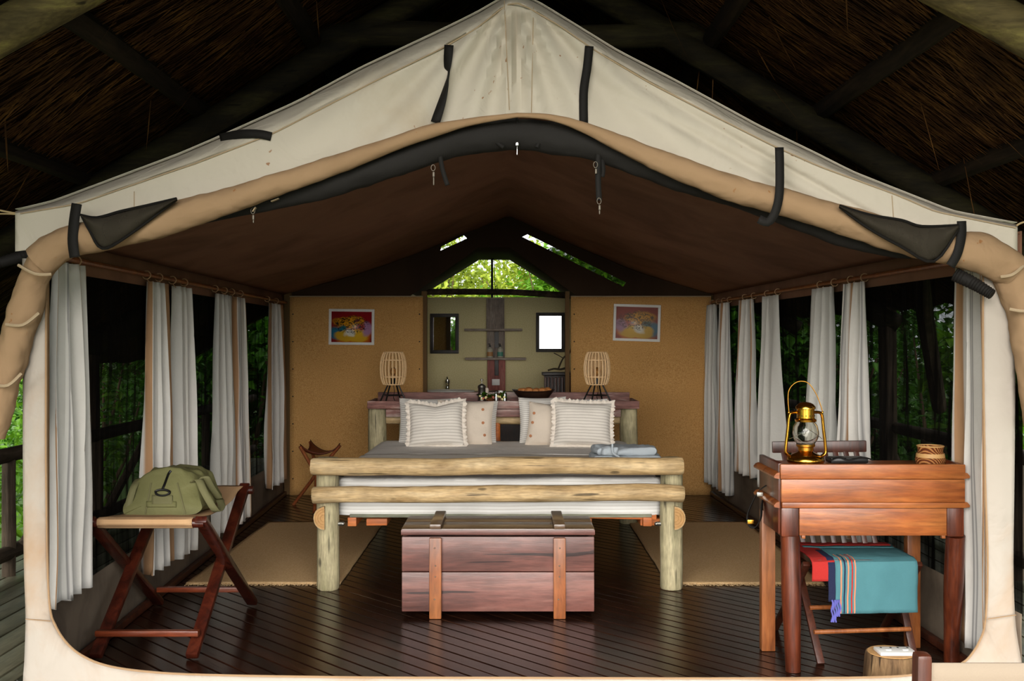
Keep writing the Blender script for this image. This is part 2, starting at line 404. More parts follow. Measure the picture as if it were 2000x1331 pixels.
# ---------------------------------------------------------------- ground, deck, floor
bm = NB(); grid(bm, lambda u, v: Vector((-60+120*u, -40+140*v, -.7+.25*noise.noise(Vector((u*30, v*30, 0))))), 40, 40)
struct(obj('ground', bm, M['grass']))
struct_deck = bpy.data.objects.new('deck', None); COL.objects.link(struct_deck); struct(struct_deck)
def slab(name, c, s, m, parent=None, bev=.004):
    bm = NB(); box(bm, c, s, bev); return obj(name, bm, m, parent)
slab('deck_base', (-.0, 4.5, -.09), (7.2, 17, .06), M['joist'], struct_deck, 0)
pw = .145
def deckplanks(x0, x1, y0, y1):
    k = 0; xx = x0
    while xx < x1-.02:
        w = min(pw, x1-xx); bm = NB(); box(bm, (xx+w/2, (y0+y1)/2, -.027), (w-.012, y1-y0, .05), .004)
        obj('plank', bm, M['deckw'], struct_deck); xx += w
deckplanks(-3.45, -2.06, -.5, 12.6)
deckplanks(2.0, 3.4, -.5, 12.6)
deckplanks(-2.06, 2.0, -.5, 3.98)
floor = struct(bpy.data.objects.new('floor', None)); COL.objects.link(floor)
slab('floor_base', (-.03, 7.9, -.045), (4.1, 7.84, .03), M['joist'], floor, 0)
FX0, FX1, FY0, FY1 = -2.06, 2.0, 4.0, 11.8
dirv = Vector((1, -1.04)).normalized(); nrm = Vector((-dirv.y, dirv.x)); pitch = .082
cs = [Vector((a, b)).dot(nrm) for a in (FX0, FX1) for b in (FY0, FY1)]
def clip(poly2, axis, val, sgn):
    out = []
    for i in range(len(poly2)):
        a = poly2[i]; b = poly2[(i+1) % len(poly2)]; da = (a[axis]-val)*sgn; db = (b[axis]-val)*sgn
        if da >= 0: out.append(a)
        if da*db < 0: out.append(a+(b-a)*(da/(da-db)))
    return out
k = min(cs); rotf = math.atan2(dirv.y, dirv.x)
while k < max(cs):
    a = nrm*(k+.0035); b = nrm*(k+pitch-.0035)
    q = [a-dirv*20, a+dirv*20, b+dirv*20, b-dirv*20]
    for ax, vl, sg in ((0, FX0, 1), (0, FX1, -1), (1, FY0, 1), (1, FY1, -1)): q = clip(q, ax, vl, sg)
    if len(q) > 2:
        bm = NB(); zt = random.uniform(-.0012, .0)
        tp = [bm.verts.new((p.x, p.y, zt)) for p in q]; bt = [bm.verts.new((p.x, p.y, -.03)) for p in q]
        ft = bm.faces.new(tp)
        for i in range(len(q)): bm.faces.new((tp[i], bt[i], bt[(i+1) % len(q)], tp[(i+1) % len(q)]))
        bmesh.ops.bevel(bm, geom=[ed for ed in ft.edges], offset=.0025, segments=1, affect='EDGES')
        bm.transform(Matrix.Rotation(-rotf, 4, 'Z'))
        me = bpy.data.meshes.new('plank'); bmesh.ops.recalc_face_normals(bm, faces=bm.faces[:]); bm.to_mesh(me); bm.free()
        me.materials.append(M['floor']); o = bpy.data.objects.new('plank', me); o.rotation_euler = (0, 0, rotf); o.parent = floor; COL.objects.link(o)
    k += pitch

# ---------------------------------------------------------------- thatched shelter roof
RZ, RS = 3.45, .60
def roofz(X): return RZ-RS*abs(X)
roof = thing('thatched_roof', 'dark thatched roof on log rafters sheltering the whole tent', 'roof', (0, 6.7, 3.45))
EL, ER = -3.75, 3.0; RY0, RY1 = 1.0, 12.4  # front edge run forward, out of view, to block high sky light
for sgn, ex in ((-1, EL), (1, ER)):
    bm = NB()
    def fn(u, v): 
        X = ex*u; return Vector((X, RY0+(RY1-RY0)*v, roofz(X)+.03*noise.noise(Vector((X*3, v*30, 1)))))
    V = grid(bm, fn, 24, 60)
    def fn2(u, v):
        X = ex*u; return Vector((X, RY0+(RY1-RY0)*v, roofz(X)+.32))
    V2 = grid(bm, fn2, 4, 4)
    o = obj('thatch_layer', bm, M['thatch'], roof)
    # loose straws on the underside
    vs = []; fs = []
    rs = random.Random(3+sgn)
    for i in range(26000):
        X = ex*rs.uniform(.05, 1.03); Y = RY0+(RY1-RY0)*rs.random()**1.6
        L = rs.uniform(.15, .55); w = rs.uniform(.0015, .0035)
        base = Vector((X, Y, roofz(X)-rs.uniform(.0, .035)))
        cl = noise.noise(Vector((X*1.5, Y*1.5, 4)))
        d = Vector((sgn, cl*.5+rs.gauss(0, .16), -RS+rs.gauss(-.01, .05))).normalized()
        if rs.random() < .008: d = Vector((sgn*rs.random(), rs.uniform(-1, 1), -RS-.1)).normalized()
        m_ = base+d*L*.5+Vector((0, 0, -rs.uniform(0, .015))); e_ = base+d*L
        side = d.cross(Vector((0, 0, 1))).normalized()*w
        n0 = len(vs); vs += [base-side, base+side, m_-side, m_+side, e_]
        fs += [(n0, n0+1, n0+3, n0+2), (n0+2, n0+3, n0+4)]
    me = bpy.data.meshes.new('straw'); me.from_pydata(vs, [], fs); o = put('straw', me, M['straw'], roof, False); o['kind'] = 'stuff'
    for Y, r in ((3.28, .07), (5.05, .065), (8.2, .085), (11.0, .08)):
        bm = NB(); n = 14
        pts = [Vector((ex*t*1.0, Y+.03*noise.noise(Vector((t*3, Y, sgn))), roofz(ex*t)-.12+.02*noise.noise(Vector((t*4, Y, 5))))) for t in [i/n for i in range(n+1)]]
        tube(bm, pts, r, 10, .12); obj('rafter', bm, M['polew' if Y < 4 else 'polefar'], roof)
    for Xs in (.45, .95, 1.5, 2.05, 2.6, 3.2):
        if Xs > abs(ex): continue
        bm = NB(); X = sgn*Xs
        pts = [Vector((X+.03*noise.noise(Vector((t, X, 0))), RY0+(RY1-RY0)*t/16, roofz(X)-.03+.02*noise.noise(Vector((t*.7, X, 3))))) for t in range(17)]
        tube(bm, pts, .046, 8, .12); obj('batten', bm, M['darkpole'], roof)
for Y in (4.95, 8.1):
    bm = NB(); tube(bm, [Vector((-.97+1.94*i/8, Y+.1, 2.875+.01*sin(i))) for i in range(9)], .06, 10, .1); obj('collar_tie', bm, M['polefar'], roof)
bm = NB(); tube(bm, [Vector((0, RY0+.1+9.2*i/10, 3.38)) for i in range(11)], .06, 10, .1); obj('ridge_pole', bm, M['darkpole'], roof)
for X, Y in ((-3.3, 3.0), (-3.3, 8.2), (-3.3, 11.9), (2.93, 3.0), (2.93, 8.2), (2.93, 11.9)):
    bm = NB(); tube(bm, [Vector((X, Y, -.05)), Vector((X+.01, Y, .6)), Vector((X, Y, roofz(X)-.02))], .07, 10, .1); obj('post', bm, M['railz'], roof)
bm = NB(); tube(bm, [Vector((2.93, 7.2, .95)), Vector((2.5, 6.35, 1.55)), Vector((2.1, 5.5, 2.05))], .05, 8, .1); obj('brace', bm, M['railz'], roof)

# ---------------------------------------------------------------- tent shell (setting)
def XL(d): return -1.89-.035*(d-4)
def XR(d): return 2.0-.03*(d-4.1)
TY0, TY1 = 4.12, 9.62; EZ, RDZ = 1.83, 2.56; RX = -.03
def ceilz(X, d):
    xl = XL(d); xr_w = XR(d); t = (X-xl)/(RX-xl) if X < RX else (xr_w-X)/(xr_w-RX)
    t = max(0, min(1, t)); return EZ+(RDZ-EZ)*t-.055*sin(pi*t)
bm = NB()
def fc(u, v):
    d = TY0+(TY1-TY0)*v; X = XL(d)+(XR(d)-XL(d))*u
    w = .012*sin((X*.55+d)*9+2*noise.noise(Vector((X, d, 0))))*min(1, 6*min(u, 1-u))*abs(noise.noise(Vector((X*1.3, d*.8, 2))))*1.6
    return Vector((X, d, ceilz(X, d)+w))
grid(bm, fc, 64, 80); struct(solid(obj('ceiling', bm, M['lining']), .004))
tent_outer = None
for side in ('left', 'right'):
    wl = struct(bpy.data.objects.new('wall_'+side, None)); COL.objects.link(wl)
    Xf = XL if side == 'left' else XR
    sg = -1 if side == 'left' else 1
    bm = NB(); grid(bm, lambda u, v: Vector((Xf(TY0+(TY1-TY0)*u)+.012*noise.noise(Vector((u*14, v*2, sg))), TY0+(TY1-TY0)*u, .335*v)), 60, 5); solid(obj('canvas_skirt', bm, M['skirt'], wl), .005)
    bm = NB(); grid(bm, lambda u, v: Vector((Xf(TY0+(TY1-TY0)*u)+.004*noise.noise(Vector((u*14, v*2, sg))), TY0+(TY1-TY0)*u, 1.70+.14*v)), 40, 2); solid(obj('canvas_header', bm, M['lining'], wl), .005)
    bm = NB(); grid(bm, lambda u, v: Vector((Xf(TY0+(TY1-TY0)*u)+sg*.006+.02*noise.noise(Vector((u*7, v*2, sg)))*sin(pi*v), TY0+(TY1-TY0)*u, .325+1.385*v)), 60, 12); obj('mesh_screen', bm, M['net'], wl)
    bm = NB(); tube(bm, [Vector((Xf(d)-sg*.03, d, 1.755)) for d in (4.15, 5, 6, 7, 8, 9, 9.55)], .013, 8); obj('curtain_rail', bm, M['strapwood'], wl)
    bm = NB(); bar(bm, (Xf(4.2)-sg*.02, 4.2, .02), (Xf(9.55)-sg*.02, 9.55, .02), .03, .035, .004); obj('floor_batten', bm, M['chairw'], wl)
# rear partition: two tan canvas panels, gable sheet with slits
D9 = 9.57
wb = struct(bpy.data.objects.new('wall_back', None)); COL.objects.link(wb)
for nm, a, b in (('canvas_panel', 566, 826), ('canvas_panel', 1115, 1389)):
    x0 = (a-1000)*D9/F; x1 = (b-1000)*D9/F
    bm = NB(); grid(bm, lambda u, v: Vector((x0+(x1-x0)*u, D9+.008*noise.noise(Vector((u*3+a, v*4, 0))), 1.81*v+(.006*noise.noise(Vector((u*9+a, 0, 0))) if v == 1 else 0))), 24, 24)
    o = solid(obj('canvas_panel', bm, M['hess'], wb), .02, 1)
    bm = NB(); tube(bm, [Vector((x0+(x1-x0)*t/12, D9-.005, 1.812+.004*noise.noise(Vector((t, a, 0))))) for t in range(13)], .006, 6); obj('edge_rope', bm, M['hem'], o)
    bm = NB()
    for xe in (x0+.03, x1-.03):
        for k in range(7): lathe(bm, [(0, .003), (.006, .003), (.006, 0)], (0, 0, 0), 8)
    bm.free()
    for xe in (x0+.03, x1-.03):
        for k in range(7):
            bm = NB(); ico(bm, (xe, D9-.008, .15+.25*k), .007, 1); obj('stud', bm, M['blackmet'], o)
for px, w in ((560, .09), (829, .05), (1108, .04), (1396, .06)):
    slab('upright', ((px-1000)*9.62/F, 9.62, .93), (w, .06, 1.86), M['seam'], wb)
DG = 9.64
def q(px, py): return P(px, py, DG)
outer = [Vector((XL(DG)-.02, DG, 1.80)), Vector((q(796, 0).x, DG, 1.80)), q(935, 483), q(995, 483), Vector((q(1132, 0).x, DG, 1.80)), Vector((XR(DG)+.03, DG, 1.80)), Vector((XR(DG)+.03, DG, EZ+.02)), Vector((RX, DG, RDZ+.02)), Vector((XL(DG)-.02, DG, EZ+.02))]
slits = [[q(860, 490), q(912, 466), q(906, 460), q(862, 482)], [q(1020, 463), q(1217, 560), q(1223, 552), q(1030, 458)]]
bm = NB(); allp = outer+slits[0]+slits[1]
tri = geometry.tessellate_polygon([outer]+slits); vv = [bm.verts.new(p) for p in allp]
for t in tri: bm.faces.new([vv[i] for i in t])
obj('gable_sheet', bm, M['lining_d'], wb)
bm = NB(); poly(bm, [p+Vector((0, .008, 0)) for p in (q(1068, 488), q(1214, 562), q(1226, 552), q(1080, 482))], .002); obj('slit_dimming_mesh', bm, M['slit_dim'], wb)  # mesh added over the lower slit to dim the light behind it
# washroom behind
DB = 11.5; BX0, BX1 = -1.02, .68
bm = NB(); grid(bm, lambda u, v: Vector((BX0+(BX1-BX0)*u, DB, 1.885*v)), 8, 8); struct(solid(obj('wall_washroom', bm, M['olive']), .03, 1))
for X in (BX0, BX1):
    bm = NB(); grid(bm, lambda u, v: Vector((X, 9.7+(DB-9.7)*u, 1.885*v)), 4, 4); struct(obj('wall_washroom_side', bm, M['olive']))
prof = [(-1.45, 1.62), (P(820, 0, DB).x, P(0, 579, DB).z), (P(935, 0, DB).x, P(0, 508, DB).z), (P(995, 0, DB).x, P(0, 508, DB).z), (P(1110, 0, DB).x, P(0, 579, DB).z), (1.05, 1.62)]
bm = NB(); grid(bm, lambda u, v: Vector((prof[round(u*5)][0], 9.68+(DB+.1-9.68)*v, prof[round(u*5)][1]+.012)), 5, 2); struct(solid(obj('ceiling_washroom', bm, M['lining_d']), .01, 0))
bm = NB(); tube(bm, [P(800, 571, 11.4), P(900, 570, 11.4), P(1000, 571, 11.4), P(1118, 578, 11.4)], .035, 10, .1); tag(obj('log_beam', bm, M['railw']), 'weathered log beam across the bottom of the rear gable opening', 'beam')
pt = thing('tent_pole', 'thin dark pole with a loose cable standing in rear gable opening', 'pole', P(961, 580, 11.38))
bm = NB(); tube(bm, [P(961, 582, 11.38), P(961, 500, 11.38)], .012, 8); obj('pole', bm, M['blackmet'], pt)
bm = NB(); tube(bm, spl([P(964, 503, 11.36), P(966, 530, 11.36), P(967, 560, 11.36), P(972, 581, 11.36)], 10), .004, 5); obj('cable', bm, M['blackmet'], pt)

# ---------------------------------------------------------------- tent front
FD = 4.05
OUT = [(30, 414), (105, 396), (350, 304), (422, 273), (580, 202), (703, 136), (865, 60), (930, 28), (985, -4), (1003, -14), (1050, 6), (1125, 52), (1206, 102), (1319, 160), (1484, 250), (1594, 303), (1667, 340), (1860, 416), (1987, 440)]
SEAM = [(30, 419), (154, 398), (332, 336), (380, 320), (535, 260), (735, 157), (868, 92), (930, 56), (985, 12), (1003, 2), (1030, 14), (1093, 50), (1161, 98), (1271, 163), (1384, 221), (1513, 286), (1600, 325), (1755, 382), (1825, 413), (1987, 446)]
LOW = [(30, 492), (66, 487), (74, 470), (120, 450), (200, 440), (300, 416), (380, 402), (445, 390), (574, 350), (703, 306), (839, 256), (940, 236), (1010, 226), (1060, 230), (1135, 243), (1206, 266), (1271, 298), (1384, 344), (1510, 385), (1594, 404), (1700, 440), (1800, 452), (1880, 470), (1940, 500), (1987, 560)]
tent = thing('safari_tent', 'cream canvas gable front of the safari tent with rolled-up door flaps', 'tent', (0, FD, 0))
def smx(tab, x):
    return sum(interp(tab, x+k)*w for k, w in ((-14, .2), (0, .6), (14, .2)))
bm = NB()
def fold(px, py):
    dx = px-1005; dy = py+40
    a = math.atan2(dx, dy); r = sqrt(dx*dx+dy*dy)
    w = .026*sin(a*23+2*noise.noise(Vector((a*2, 0, 0))))*math.exp(-r/620)*min(1, r/120)
    w += .024*noise.noise(Vector((px*.004, py*.006, 0)))+.006*noise.noise(Vector((a*14, r*.002, 3)))
    # long tension creases on the right side
    if px > 1150:
        s = (py-90)-(px-1150)*.56
        w += .018*math.exp(-((s-60)/11)**2)*min(1, (px-1150)/200)
        w += .014*math.exp(-((s-22)/8)**2)*min(1, (px-1150)/300)
    return w
def fg(u, v):
    px = 30+1957*u; lo = smx(LOW, px); se = smx(SEAM, px); ou = smx(OUT, px)
    if v <= .8:
        t = v/.8; py = lo+(se-lo)*t; return P(px, py, FD+fold(px, py)+(0 if t < .97 else .004))
    t = (v-.8)/.2; py = se+(ou-se)*(t**.9); return P(px, py, FD+.17*t*t+.01*noise.noise(Vector((px*.02, t*3, 9))))
grid(bm, fg, 200, 40)
gable = solid(obj('gable_panel', bm, M['cream'], tent), .003, 0)
bm = NB(); pts = [P(px, smx(SEAM, px), FD-.006+fold(px, smx(SEAM, px))) for px in range(40, 1985, 18)]; tube(bm, pts, .0028, 6); obj('seam_piping', bm, M['hem'], tent)
def ribbon(pts, w, m, name, parent, th=.003, flat=None):
    """strip of webbing: list of (point, half width vector)"""
    bm = NB(); n = len(pts)-1
    grid(bm, lambda u, v: pts[round(u*n)][0]+pts[round(u*n)][1]*(2*v-1), n, 2)
    return solid(obj(name, bm, m, parent), th, 0)
for c0 in ((985, 2, 995, 215), (1042, 14, 1038, 220), (262, 374, 262, 408), (1742, 382, 1745, 424)):
    x0, y0, x1, y1 = c0; bm = NB(); pts = [P(x0+(x1-x0)*t/8, y0+(y1-y0)*t/8, FD-.003+fold(x0+(x1-x0)*t/8, y0+(y1-y0)*t/8)) for t in range(9)]
    tube(bm, pts, .0018, 5); obj('stitched_seam', bm, M['hem'], tent)
# outer roof fly
bm = NB()
def fr(u, v):
    px = 30+1957*u; ou = smx(OUT, px); p = P(px, ou, FD+.17)
    d = FD+.17+(DG+.05-FD-.17)*v
    return Vector((p.x*(1+.05*v), d, max(p.z, 1.86)+.0*v+.01))
grid(bm, fr, 80, 10); solid(obj('roof_fly', bm, M['cream'], tent), .003, 0)
# khaki rolled flaps
def roll(spec, name, m, d, wob=.12, seg=30, n=240, parent=tent, ell=1, nf=9):
    c = [P(a, b, d) for a, b, w in spec]; r = [w*.5*d/F for a, b, w in spec]
    pts = spl(c, n); rr = spl([Vector((q_, 0, 0)) for q_ in r], n)
    bm = NB(); tube(bm, pts, [max(.003, q_.x) for q_ in rr], seg, wob, True, ell, nf, folds=.8)
    return obj(name, bm, m, parent)
lr = [(1012, 225, 9), (930, 236, 14), (839, 257, 26), (770, 280, 28), (703, 305, 34), (655, 322, 38), (574, 350, 42), (525, 366, 46), (445, 393, 50), (380, 412, 54), (304, 436, 62), (250, 448, 64), (200, 460, 62), (150, 468, 64), (112, 484, 66), (78, 512, 68)]
lr2 = [(92, 500, 60), (70, 540, 56), (58, 575, 62), (46, 615, 64), (32, 660, 64), (18, 705, 64), (6, 745, 62), (-8, 800, 64), (-22, 850, 60)]
roll(lr, 'rolled_flap', M['khaki'], FD-.07, .10)
roll(lr2, 'rolled_flap_end', M['khaki'], FD-.05, .14)
def cuff(a, b, d, name='hem_band', rad=.006, bulge=12):
    p = [P(a[0], a[1], d), P((a[0]+b[0])/2+1, (a[1]+b[1])/2+bulge, d-.02), P(b[0], b[1], d)]
    bm = NB(); tube(bm, spl(p, 8), rad, 6); obj(name, bm, M['hem'], tent)
cuff((36, 518), (100, 536), FD-.13, bulge=8); cuff((12, 634), (76, 612), FD-.12); cuff((-12, 752), (42, 730), FD-.12)
rr_ = [(1008, 225, 9), (1070, 229, 12), (1135, 247, 20), (1206, 278, 32), (1271, 307, 40), (1330, 331, 46), (1384, 352, 48), (1450, 374, 50), (1510, 391, 52), (1594, 414, 56), (1660, 434, 58), (1730, 456, 60), (1800, 474, 62), (1860, 486, 66), (1905, 492, 76), (1955, 516, 72), (1978, 530, 66)]
roll(rr_, 'rolled_flap', M['khaki'], FD-.07, .10)
roll([(1960, 515, 60), (1985, 560, 70), (2003, 620, 64), (2014, 690, 62), (2022, 760, 60), (2030, 830, 56)], 'rolled_flap_end', M['khaki'], FD-.05, .14)
cuff((1955, 541), (1998, 520), FD-.13, bulge=6); cuff((1972, 604), (2030, 600), FD-.12, bulge=6)
# black rolled mesh behind
roll([(1010, 262, 60), (960, 264, 62), (900, 274, 62), (865, 284, 60), (780, 312, 60), (703, 336, 62), (620, 364, 54), (541, 386, 44), (460, 408, 34), (380, 428, 24)], 'rolled_mesh_door', M['black_roll'], FD+.04, .08)
roll([(1005, 262, 60), (1070, 268, 62), (1158, 284, 60), (1271, 322, 62), (1350, 350, 60), (1416, 372, 52), (1515, 408, 48), (1600, 440, 50), (1643, 456, 48), (1720, 480, 38), (1780, 496, 20)], 'rolled_mesh_door', M['black_roll'], FD+.04, .08)
# mesh patches showing on the rolls
def patch(top, bot, d, name):
    bm = NB(); n = 14
    def fn(u, v):
        a = spl([Vector((p[0], p[1], 0)) for p in top], n)[round(u*n)]; b = spl([Vector((p[0], p[1], 0)) for p in bot], n)[round(u*n)]
        p = a+(b-a)*v; return P(p.x, p.y, d-.035*sin(pi*v)+.008*noise.noise(Vector((p.x*.04, p.y*.04, 2))))
    grid(bm, fn, n, 8); o = solid(obj(name, bm, M['net_patch'], tent), .002, 0)
    for crv in (top, bot):
        bm = NB(); tube(bm, [P(p.x, p.y, d-.008) for p in spl([Vector((a, b, 0)) for a, b in crv], 16)], .0085, 6, ell=.6); obj('mesh_binding', bm, M['black_web'], o)
patch([(158, 420), (190, 425), (235, 413), (280, 403), (345, 388)], [(160, 422), (176, 452), (200, 486), (248, 462), (345, 390)], FD-.145, 'mesh_window_patch')
patch([(1640, 402), (1700, 420), (1760, 430), (1800, 442), (1872, 440)], [(1640, 404), (1690, 442), (1760, 482), (1824, 511), (1872, 446)], FD-.145, 'mesh_window_patch')
# straps
def strap(path, wpx, d, name='webbing_strap', tw=None, dd=None):
    pts = spl([Vector((a, b, (dd[i] if dd else 0))) for i, (a, b) in enumerate(path)], 16); out = []
    for i, p in enumerate(pts):
        t = pts[min(i+1, 16)]-pts[max(i-1, 0)]; nx = Vector((-t.y, t.x, 0)); nx = nx.normalized() if nx.length > 1e-6 else Vector((1, 0, 0))
        k = 1 if not tw else max(.18, abs(cos(pi*tw*i/16)))
        c = P(p.x, p.y, d+p.z); e_ = P(p.x+nx.x*wpx/2*k, p.y+nx.y*wpx/2*k, d+p.z+(0 if not tw else .02*sin(pi*tw*i/16)))
        out.append((c, e_-c))
    return ribbon(out, 0, M['black_web'], name, tent)
strap([(877, 88), (874, 130), (876, 145), (866, 190), (850, 240)], 18, FD-.035, tw=1)
strap([(1151, 90), (1147, 130), (1140, 180), (1140, 240)], 17, FD-.03)
strap([(1522, 288), (1523, 330), (1522, 380), (1514, 415), (1500, 434), (1482, 428)], 17, FD-.135)
strap([(150, 398), (145, 430), (142, 470), (146, 503)], 20, FD-.135)
strap([(1878, 432), (1878, 460), (1870, 495), (1856, 520)], 18, FD-.14)
strap([(530, 267), (505, 262), (470, 262), (430, 270)], 17, FD-.01, dd=[0, .0, .02, .10])
# dangling webbing with clips
def clip_(px, py, d, L, m='steel'):
    o = None
    bm = NB()
    for k in range(12):
        pass
    pts = [P(px+4*cos(a), py+6*sin(a), d) for a in [2*pi*i/12 for i in range(13)]]
    tube(bm, pts, .0015, 6, cap=False); obj('d_ring', bm, M['dullmet'], tent)
    bm = NB(); bar(bm, P(px+1, py+8, d-.005), P(px+1, py+18, d-.005), .012, .008, .002); bar(bm, P(px+1, py+18, d-.005), P(px+1, py+L, d-.005), .006, .005, .002); obj('snap_hook', bm, M['dullmet'], tent)
clip_(846, 328, FD-.03, 34); clip_(494, 412, FD-.03, 24); clip_(1163, 322, FD-.01, 14); clip_(1170, 393, FD-.01, 26)
strap([(858, 250), (858, 290), (864, 330), (874, 362)], 9, FD+.0)
strap([(1169, 290), (1168, 340), (1170, 392)], 11, FD-.005)
strap([(1174, 305), (1178, 330), (1176, 346)], 9, FD+.01)
strap([(952, 250), (962, 270), (984, 288)], 8, FD-.005); strap([(1062, 252), (1056, 270), (1048, 288)], 8, FD-.005)
bm = NB(); bar(bm, P(1010, 226, FD-.0), P(1010, 275, FD-.0), .022, .006, .002); obj('zip_tape', bm, M['black_web'], tent)
bm = NB(); box(bm, P(1010, 281, FD-.012), (.012, .008, .016), .003); bar(bm, P(1010, 285, FD-.012), P(1010, 303, FD-.012), .011, .003, .003); obj('zip_pull', bm, M['chrome'], tent)
for a, b in (((905, 246), (914, 238)), ((530, 394), (545, 388)), ((500, 405), (494, 414))):
    bm = NB(); bar(bm, P(a[0], a[1], FD-.03), P(b[0], b[1], FD-.03), .02, .004, .001); obj('tape_tab', bm, M['hem'], tent)
# jambs and sill
inn = [(90, 505), (90, 700), (90, 900), (93, 1100), (98, 1190), (108, 1222), (128, 1254), (158, 1280), (205, 1300), (280, 1312), (400, 1319), (700, 1324), (1000, 1325), (1400, 1326), (1700, 1324), (1800, 1317), (1850, 1308), (1879, 1296), (1895, 1282), (1912, 1255), (1924, 1215), (1929, 1103), (1924, 937), (1920, 700), (1920, 500)]
out_ = [(44, 505), (45, 700), (45, 900), (47, 1100), (50, 1190), (50, 1230), (48, 1290), (46, 1340), (60, 1379), (200, 1379), (400, 1379), (700, 1379), (1000, 1379), (1400, 1379), (1700, 1379), (1850, 1379), (1940, 1379), (2005, 1379), (2000, 1330), (1994, 1290), (1983, 1215), (1979, 1103), (1981, 937), (1983, 700), (1984, 500)]
bm = NB(); N = 120; A = spl([(a, b, 0) for a, b in inn], N); B = spl([(a, b, 0) for a, b in out_], N)
def fj(u, v):
    i = round(u*N); p = A[i]+(B[i]-A[i])*v
    w = .012*noise.noise(Vector((p.x*.012, p.y*.006, 4)))
    return P(p.x, min(p.y, 1378), FD+w-(.02*sin(pi*v) if p.y > 1200 else .012*sin(pi*v)))
grid(bm, fj, N, 8); solid(obj('door_surround', bm, M['jamb'], tent), .003, 0)
bm = NB(); tube(bm, [P(p.x, p.y, FD-.002+.012*noise.noise(Vector((p.x*.012, p.y*.006, 4)))) for p in A], .0045, 6); obj('edge_piping', bm, M['khaki'], tent)
for a, b in (((50, 1210), (99, 1214)), ((1929, 1210), (1984, 1202))):
    bm = NB(); tube(bm, [P(a[0], a[1], FD-.02), P((a[0]+b[0])/2, (a[1]+b[1])/2, FD-.035), P(b[0], b[1], FD-.02)], .002, 5); obj('stitched_seam', bm, M['khaki'], tent)
# inner brown edging strips beside the opening
for X0, w in ((-1.85, .02), (1.85, .02)):
    bm = NB(); grid(bm, lambda u, v: Vector((X0+w*u, 4.1+.05*u, .25+1.5*v)), 2, 6); solid(obj('inner_edging', bm, M['curtain_b'], tent), .003, 0)
# corner gussets / guy ropes
bm = NB(); tube(bm, spl([P(31, 417, FD+.02), P(14, 414, FD+.02), P(-30, 405, FD+.02)], 8), .004, 6); tube(bm, spl([P(31, 419, FD+.02), P(14, 418, FD+.02), P(-30, 418, FD+.02)], 8), .003, 6); obj('guy_rope', bm, M['rope'], tent)
bm = NB(); tube(bm, spl([P(1985, 441, FD+.02), P(2000, 434, FD+.02), P(2040, 428, FD+.02)], 8), .004, 6); obj('guy_rope', bm, M['rope'], tent)
for pts in ([P(80, 490, FD+.06), P(40, 502, FD+.02), P(-10, 516, FD-.02)], [P(1865, 536, FD-.04), P(1905, 556, FD-.08), P(1938, 576, FD-.12)]):
    bm = NB(); pp = spl(pts, 30); tube(bm, pp, [.026+.0025*(i % 2)-.00025*i for i in range(31)], 12); obj('wrapped_pole_end', bm, M['black_web'], tent)

# ---------------------------------------------------------------- curtains
def curtain(label, side, d0, d1, zt, zb, npl=4, amp=.035, mat='curtain', phase=0, inset=.06, reach=.0, top=.75, tip=1.0, grp=None):
    sg = 1 if side == 'left' else -1
    Xw = lambda d: (XL(d) if side == 'left' else XR(d))
    dm = (d0+d1)/2
    root = thing('curtain', label, 'curtain', (Xw(dm)+sg*inset, dm, zb), 0, grp)
    bm = NB(); nu = npl*10
    def fn(u, v):
        wz = zt+(zb-zt)*v; sc = top+(tip-top)*min(1, v*1.4); d = dm+(d1-d0)*(u-.5)*sc
        am = amp*(.5+.7*min(1, v*1.5))*(1+.5*noise.noise(Vector((u*3+phase, v*1.5, 5))))
        ph = u*npl*2*pi+phase+.5*noise.noise(Vector((v*2, phase, 0)))
        X = Xw(d)+sg*(inset+am*(sin(ph)+.35*sin(2.3*ph+phase))+.01*noise.noise(Vector((u*5, v*3, phase)))+reach*v)
        return Vector((X, d+.02*sin(ph*1.0+1)+.03*noise.noise(Vector((v*1.5, phase, 3))), wz+(.012*noise.noise(Vector((u*8, phase, 8))) if v > .98 else 0)))
    grid(bm, fn, nu, 30, uvf=lambda u, v: (u*1.15+phase*.37, v))
    solid(obj('cloth', bm, M[mat], root), .003, 0)
    for k in range(2):
        d = dm+(k-.5)*(d1-d0)*top*.8
        bm = NB(); X = Xw(d)+sg*.03
        tube(bm, [Vector((X+.022*cos(a), d, 1.755+.022*sin(a)-.002)) for a in [2*pi*i/10 for i in range(11)]], .003, 5, cap=False)
        bar(bm, (X, d, 1.735), (Xw(d)+sg*inset, d, zt-.01), .012, .003, .001); obj('tie_tape', bm, M['curtain_b'], root)
    return root
